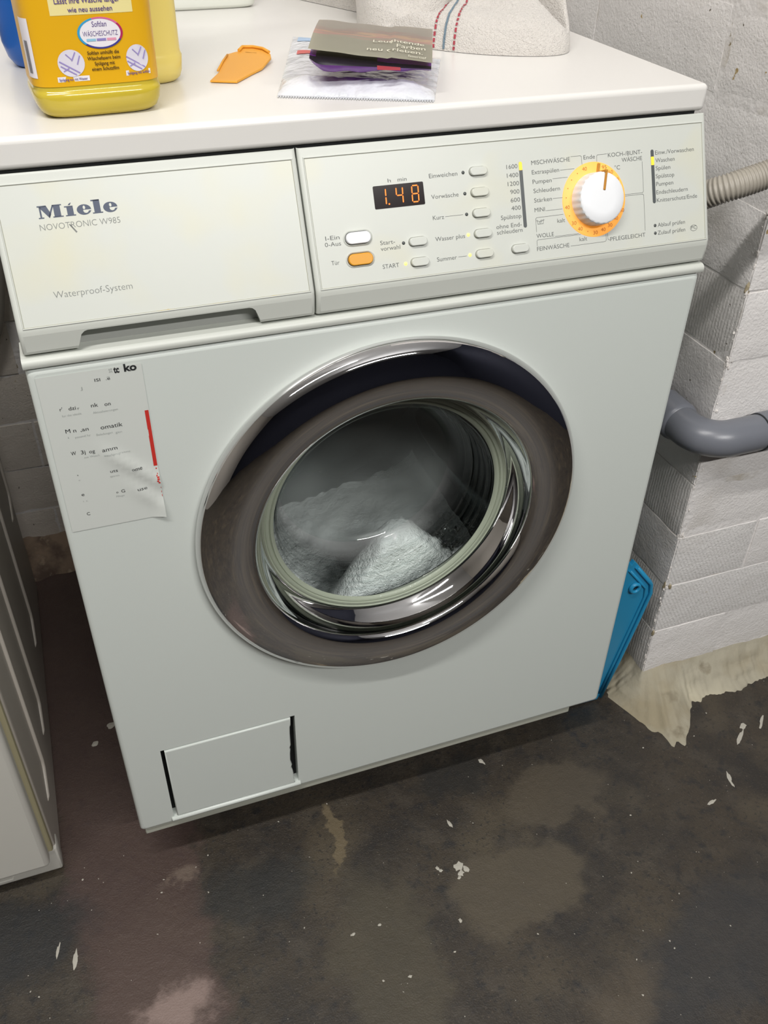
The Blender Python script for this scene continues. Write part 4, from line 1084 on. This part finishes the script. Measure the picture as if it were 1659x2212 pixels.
# printed top flap: olive with a pink and gold sweep
def flap_mat():
    m = mat('olive_pink_print', 'a09c86', .35); nt = m.node_tree; b = nt.nodes['Principled BSDF']; at = nt.nodes.new('ShaderNodeUVMap')
    sp = nt.nodes.new('ShaderNodeSeparateXYZ'); nt.links.new(at.outputs[0], sp.inputs[0])
    nz = nt.nodes.new('ShaderNodeTexNoise'); nz.inputs['Scale'].default_value = 3.2; nz.inputs['Detail'].default_value = 3
    mp = nt.nodes.new('ShaderNodeMapping'); mp.inputs['Scale'].default_value = (.8, 3.2, 1); nt.links.new(at.outputs[0], mp.inputs[0]); nt.links.new(mp.outputs[0], nz.inputs['Vector'])
    ad = nt.nodes.new('ShaderNodeMath'); ad.operation = 'MULTIPLY_ADD'; ad.inputs[1].default_value = .55; nt.links.new(nz.outputs[0], ad.inputs[0]); nt.links.new(sp.outputs[1], ad.inputs[2])
    cr = nt.nodes.new('ShaderNodeValToRGB'); nt.links.new(ad.outputs[0], cr.inputs[0])
    e = cr.color_ramp.elements; e[0].position = .62; e[0].color = lin('bcb9a4'); e[1].position = 1.0; e[1].color = lin('c4bcae')
    for p_, c_ in ((.70, 'c0bba6'), (.78, 'dcaea4'), (.84, 'e6cba8'), (.90, 'c4a99e')): q = e.new(p_); q.color = lin(c_)
    nt.links.new(cr.outputs[0], b.inputs['Base Color']); return m
bm = bmesh.new(); uvl = bm.loops.layers.uv.new(); NU, NV = 30, 14; g = []
def tp(u, v, dz=0):
    p = bil(TQ, u, v); z = p.z+.0006+.0018*math.sin(PI*v)+.0012*noise.noise(Vector((u*4, v*4, 8)))
    if u > .66: z += .0012
    return Vector((p.x, p.y, z+dz))
for j in range(NV+1): g.append([bm.verts.new(tp(i/NU, j/NV)) for i in range(NU+1)])
for j in range(NV):
    for i in range(NU):
        f_ = bm.faces.new((g[j][i], g[j][i+1], g[j+1][i+1], g[j+1][i]))
        for l, (a, c) in zip(f_.loops, ((i, j), (i+1, j), (i+1, j+1), (i, j+1))): l[uvl].uv = (a/NU, c/NV)
bmesh.ops.solidify(bm, geom=list(bm.faces), thickness=-.0006); bmesh.ops.recalc_face_normals(bm, faces=bm.faces)
fl = build('packet_flap', bm, flap_mat(), pk, smooth=50)
bm = bmesh.new(); tf = lambda x, y: tp(x, y, .0006)
add_text(bm, 'Leuchtende', .50, .34, .43, .075, tf); add_text(bm, 'Farben', .70, .235, .24, .075, tf); add_text(bm, 'neu erleben.', .46, .13, .46, .075, tf); add_text(bm, 'fasertief', .80, .04, .15, .05, tf, -.004)
build('packet_lettering', bm, mat('cream_print', 'dcd8c4', .5), fl, kind='stuff')
bm = bmesh.new(); poly(bm, [bil(TQ, .55, .0)+Vector((0, -.0008, -.008)), bil(TQ, .74, 0)+Vector((0, -.0008, -.0064)), bil(TQ, .74, 0)+Vector((0, -.0004, -.0042)), bil(TQ, .55, 0)+Vector((0, -.0004, -.0050))]); build('red_badge', bm, mat('red_badge_print', 'a8404a', .4), pk)
# --- white terry towel with a striped border
def terry():
    m = mat('white_terry', 'd6d1cb', .95, bump=[(900, .0016, 3), (300, .0012, 3)], sheen=.3); return m
terry_m = terry()
tr, tbl = mat('red_weave', 'a8434f', .9, bump=[(420, .002, 3)]), mat('blue_grey_weave', '6f8290', .9, bump=[(420, .002, 3)])
NU, NV = 230, 170
def sstep(x): x = max(0, min(1, x)); return x*x*(3-2*x)
curve_fx = curve_pts([(.415, .430, 0), (.388, .380, 0), (.380, .315, 0), (.405, .252, 0), (.445, .209, 0), (.490, .185, 0), (.528, .183, 0), (.549, .210, 0), (.556, .262, 0)], 2300)
def tow(u, v):
    # footprint of the heap: a front edge that wanders, a straight back edge
    fx = [(.398, .400), (.380, .315), (.408, .252), (.448, .207), (.490, .184), (.520, .180), (.545, .235)]
    p0 = curve_fx[min(len(curve_fx)-1, int(u*(len(curve_fx)-1)))]; x0, y0 = p0.x, p0.y
    x = x0+(.36+.21*u-x0)*v; y = y0+(.56-y0)*v
    rise = math.sqrt(1-(1-min(1, v*16))**2)
    h = .016*rise+.10*v*sstep(v*3)
    uc = .26+.62*v**.62                                  # fold that runs up to the right: the striped flap lies over the left lobe
    d = u-uc
    h += .020*sstep((.02-d)/.16)*sstep(v*9)*(1+.5*math.sin(v*19+u*8))+.007*sstep(d/.03)*rise-.022*math.exp(-(d/.020)**2)*sstep(v*14)
    uc2 = .80-.12*v
    h += .030*sstep((u-uc2)/.07)*sstep(v*10)-.018*math.exp(-((u-uc2)/.018)**2)*sstep(v*14)
    h += .010*math.exp(-((u-.60-.3*v)/.06)**2)*sstep(v*6)-.014*math.exp(-((u-.12-.25*v)/.03)**2)*sstep(v*9)
    h += .006*noise.noise(Vector((u*9, v*9, 2)))*rise+.0011*noise.noise(Vector((x*420, y*420, h*420)))*min(1, v*40)
    edge = min(1, min(u, 1-u)*14)**.5
    return Vector((x, y, LZ+.0012+max(0.0, h*edge)+.004*(1-abs(1-min(1, v*60)))))
bm = bmesh.new(); g = [[bm.verts.new(tow(i/NU, (j/NV)**1.35)) for i in range(NU+1)] for j in range(NV+1)]
for j in range(NV):
    for i in range(NU):
        f_ = bm.faces.new((g[j][i], g[j][i+1], g[j+1][i+1], g[j+1][i]))
rim = g[0]+[g[j][NU] for j in range(1, NV+1)]+g[NV][:-1][::-1]+[g[j][0] for j in range(NV-1, 0, -1)]
dn = [bm.verts.new((v.co.x, v.co.y, LZ+.0004)) for v in rim]
for i in range(len(rim)): bm.faces.new((rim[i], dn[i], dn[(i+1) % len(rim)], rim[(i+1) % len(rim)]))
bmesh.ops.recalc_face_normals(bm, faces=bm.faces)
towel = thing('towel', 'crumpled white terry towel with a red and blue striped border', 'towel', (.48, .35, LZ))
build('towel_cloth', bm, terry_m, towel, smooth=True)
def tstripe(u0, du, m, dash=False, name='woven_stripe'):
    bm = bmesh.new(); n = 160
    for k in range(n):
        if dash and k % 6 > 3: continue
        v0, v1 = (k/n)**2*.8, ((k+1)/n)**2*.8
        def q(uu, vv):
            p = tow(uu, vv); return p+Vector((0, -.0012, .0008))
        poly(bm, [q(u0+.45*v0-du/2, v0), q(u0+.45*v0+du/2, v0), q(u0+.45*v1+du/2, v1), q(u0+.45*v1-du/2, v1)])
    return build(name, bm, m, towel)
tstripe(.415, .0045, tr, True); tstripe(.437, .0045, tbl); tstripe(.459, .0045, tr, True)

# ================================================================== PIPES, HOSES, DUSTPAN
# corrugated drain hose over the side wall
hose = curve_pts([(.612, .33, .60), (.614, .18, .675), (.622, .055, .748), (.668, .0285, .772), (.735, .012, .800), (.86, -.01, .862), (1.0, 0, .95), (1.3, .01, 1.16)], 500)
Ls = [0]
for a, b_ in zip(hose[:-1], hose[1:]): Ls.append(Ls[-1]+(b_-a).length)
npt = int(Ls[-1]/.00085); pts = []; rad = []; j = 0
for k in range(npt+1):
    s = k*.00085
    while j < len(Ls)-2 and Ls[j+1] < s: j += 1
    t = (s-Ls[j])/max(1e-9, Ls[j+1]-Ls[j]); pts.append(hose[j].lerp(hose[j+1], min(1, t))); rad.append((.0131, .0126, .0113, .0126)[k % 4])
bm = tube(bmesh.new(), pts, rad, 20)
ho = build('drain_hose', bm, mat('grey_corrugated_plastic', 'a29c91', .45), smooth=True); tag(ho, 'grey corrugated drain hose rising to the right beside the control panel', 'hose')
# grey waste pipe with an elbow round the corner of the wall
pm = mat('grey_pvc', '73767e', .33, bump=[(600, .00004, 1)])
pipe = thing('waste_pipe', 'grey plastic waste pipe bending round the wall corner', 'pipe', (.70, .05, .462))
zp, xp, yp, R_ = .462, .6935, .0425, .036
bm = tube(bmesh.new(), [(xp, .50, zp), (xp, .095, zp)], .0200, 40); build('pipe_run', bm, pm, pipe, smooth=40)
ar = [(xp, .115, zp), (xp, yp+R_, zp)]+[(xp+R_-R_*math.cos(a), yp+R_-R_*math.sin(a), zp) for a in [PI/2*k/12 for k in range(1, 12)]]+[(xp+R_, yp, zp), (xp+R_+.042, yp, zp)]
bm = tube(bmesh.new(), ar, [.0215]*len(ar), 40); el = build('elbow', bm, pm, pipe, smooth=40)
bm = bmesh.new(); 
tube(bm, [(xp, .088, zp), (xp, .090, zp), (xp, .093, zp), (xp, .126, zp), (xp, .128, zp)], [.0216, .0238, .0246, .0246, .0225], 40); build('socket', bm, pm, pipe, smooth=40)
bm = tube(bmesh.new(), [(xp+R_+.040, yp, zp), (xp+R_+.041, yp, zp), (xp+R_+1.2, yp, zp)], [.0226, .0232, .0232], 40); build('pipe_run', bm, pm, pipe, smooth=40)
bm = tube(bmesh.new(), [(xp+R_+.0385, yp, zp), (xp+R_+.0402, yp, zp)], [.0226, .0226], 40); build('seal_ring', bm, rubber_dark, pipe, smooth=40)
# blue dustpan on edge
bluem = mat('blue_moulded_plastic', '2b97c6', .35)
dp = thing('dustpan', 'blue plastic dustpan wedged between the washing machine and the wall', 'dustpan', (.65, .07, 0))
def lean(x, z, off=0): return Vector((x, .0745-.075*z-off, z))
ol = [(.604, .004), (.655, .003), (.661, .018), (.672, .085), (.683, .170), (.6885, .222), (.6875, .2330), (.6835, .2420), (.6480, .2865), (.6440, .2900), (.6415, .2850), (.604, .335)]
bm = prism(bmesh.new(), [lean(x, z, -.004) for x, z in ol], (0, -.006, 0), .0012, 2); build('pan_plate', bm, bluem, dp, smooth=40)
rimp = [(.658, .01), (.6695, .085), (.6800, .170), (.6853, .222), (.6805, .2405), (.6490, .2800)]
bm = tube(bmesh.new(), [lean(x, z, .0035) for x, z in rimp], .0026, 10); build('raised_rim', bm, bluem, dp, smooth=True)
bm = tube(bmesh.new(), [lean(x, z, .003) for x, z in [(.654, .02), (.6625, .085), (.6725, .170), (.6778, .216), (.6740, .2345), (.640, .2760)]], .0019, 10); build('raised_rib', bm, bluem, dp, smooth=True)
bm = bmesh.new(); lathe(bm, [(.0042, -.004), (.0044, -.0062), (.0062, -.0072), (.0082, -.0062), (.0086, -.003)], (0, 0, 0), 28, 'y'); bmesh.ops.translate(bm, verts=bm.verts, vec=lean(.656, .2405)); build('eyelet', bm, bluem, dp, smooth=True)
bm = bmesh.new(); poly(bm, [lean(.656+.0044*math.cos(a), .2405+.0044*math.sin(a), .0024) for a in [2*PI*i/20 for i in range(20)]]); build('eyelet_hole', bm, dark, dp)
# hose at the back left
bm = tube(bmesh.new(), curve_pts([(.012, .628, .70), (-.030, .632, .60), (-.052, .634, .50), (-.070, .634, .44), (-.100, .634, .40), (-.16, .634, .36)], 40), .0135, 18)
tag(build('inlet_hose', bm, mat('dull_grey_hose', '8d8880', .5), smooth=True), 'smooth grey hose curving behind the washing machine at the left', 'hose')

# ================================================================== APPLIANCE ON THE LEFT
ap = thing('white_appliance', 'second white appliance with ribbed side panel, cut off by the left edge', 'appliance', (-.4, .32, 0))
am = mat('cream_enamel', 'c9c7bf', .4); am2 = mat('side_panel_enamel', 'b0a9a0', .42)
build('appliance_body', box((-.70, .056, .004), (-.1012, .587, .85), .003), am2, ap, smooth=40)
build('base_plinth', box((-.70, .0515, .004), (-.1000, .075, .0465), .003), am, ap, smooth=40)
bm = box((-.695, .026, .0500), (-.1075, .046, .846), .006, 4); dr = build('front_door', bm, am, ap, smooth=40)
build('door_seal', box((-.69, .045, .052), (-.1030, .0535, .846), .002), mat('yellowed_seal', 'a9a182', .6), ap, smooth=40)
bm = bmesh.new()
for k in range(4): bx(bm, (-.42, .0485, .012+.0075*k), (-.1550, .0525, .0165+.0075*k), .001, 1)
for k in range(4):
    o = build('vent_slat', box((-.42, .0478, .012+.0075*k), (-.1555, .053, .0165+.0075*k), .001, 1), am, ap)
bm.free()
# pressed ribs in the side panel: a long vertical bead that kinks and tapers out near the bottom
for yr, ze in ((.100, .075), (.210, .069), (.372, .073), (.520, .190)):
    pts = [(-.1006, yr+.055, .84), (-.1006, yr+.055, ze+.045), (-.1006, yr+.050, ze+.030), (-.1008, yr+.012, ze+.006), (-.1012, yr, ze)] if False else [(-.1006, yr+.040, .84), (-.1006, yr+.040, ze+.030), (-.1006, yr+.036, ze+.020), (-.1009, yr+.006, ze+.002), (-.1018, yr, ze)]
    bm = tube(bmesh.new(), pts, [.0030, .0030, .0030, .0024, .0012], 10); build('side_rib', bm, am2, ap, smooth=True)
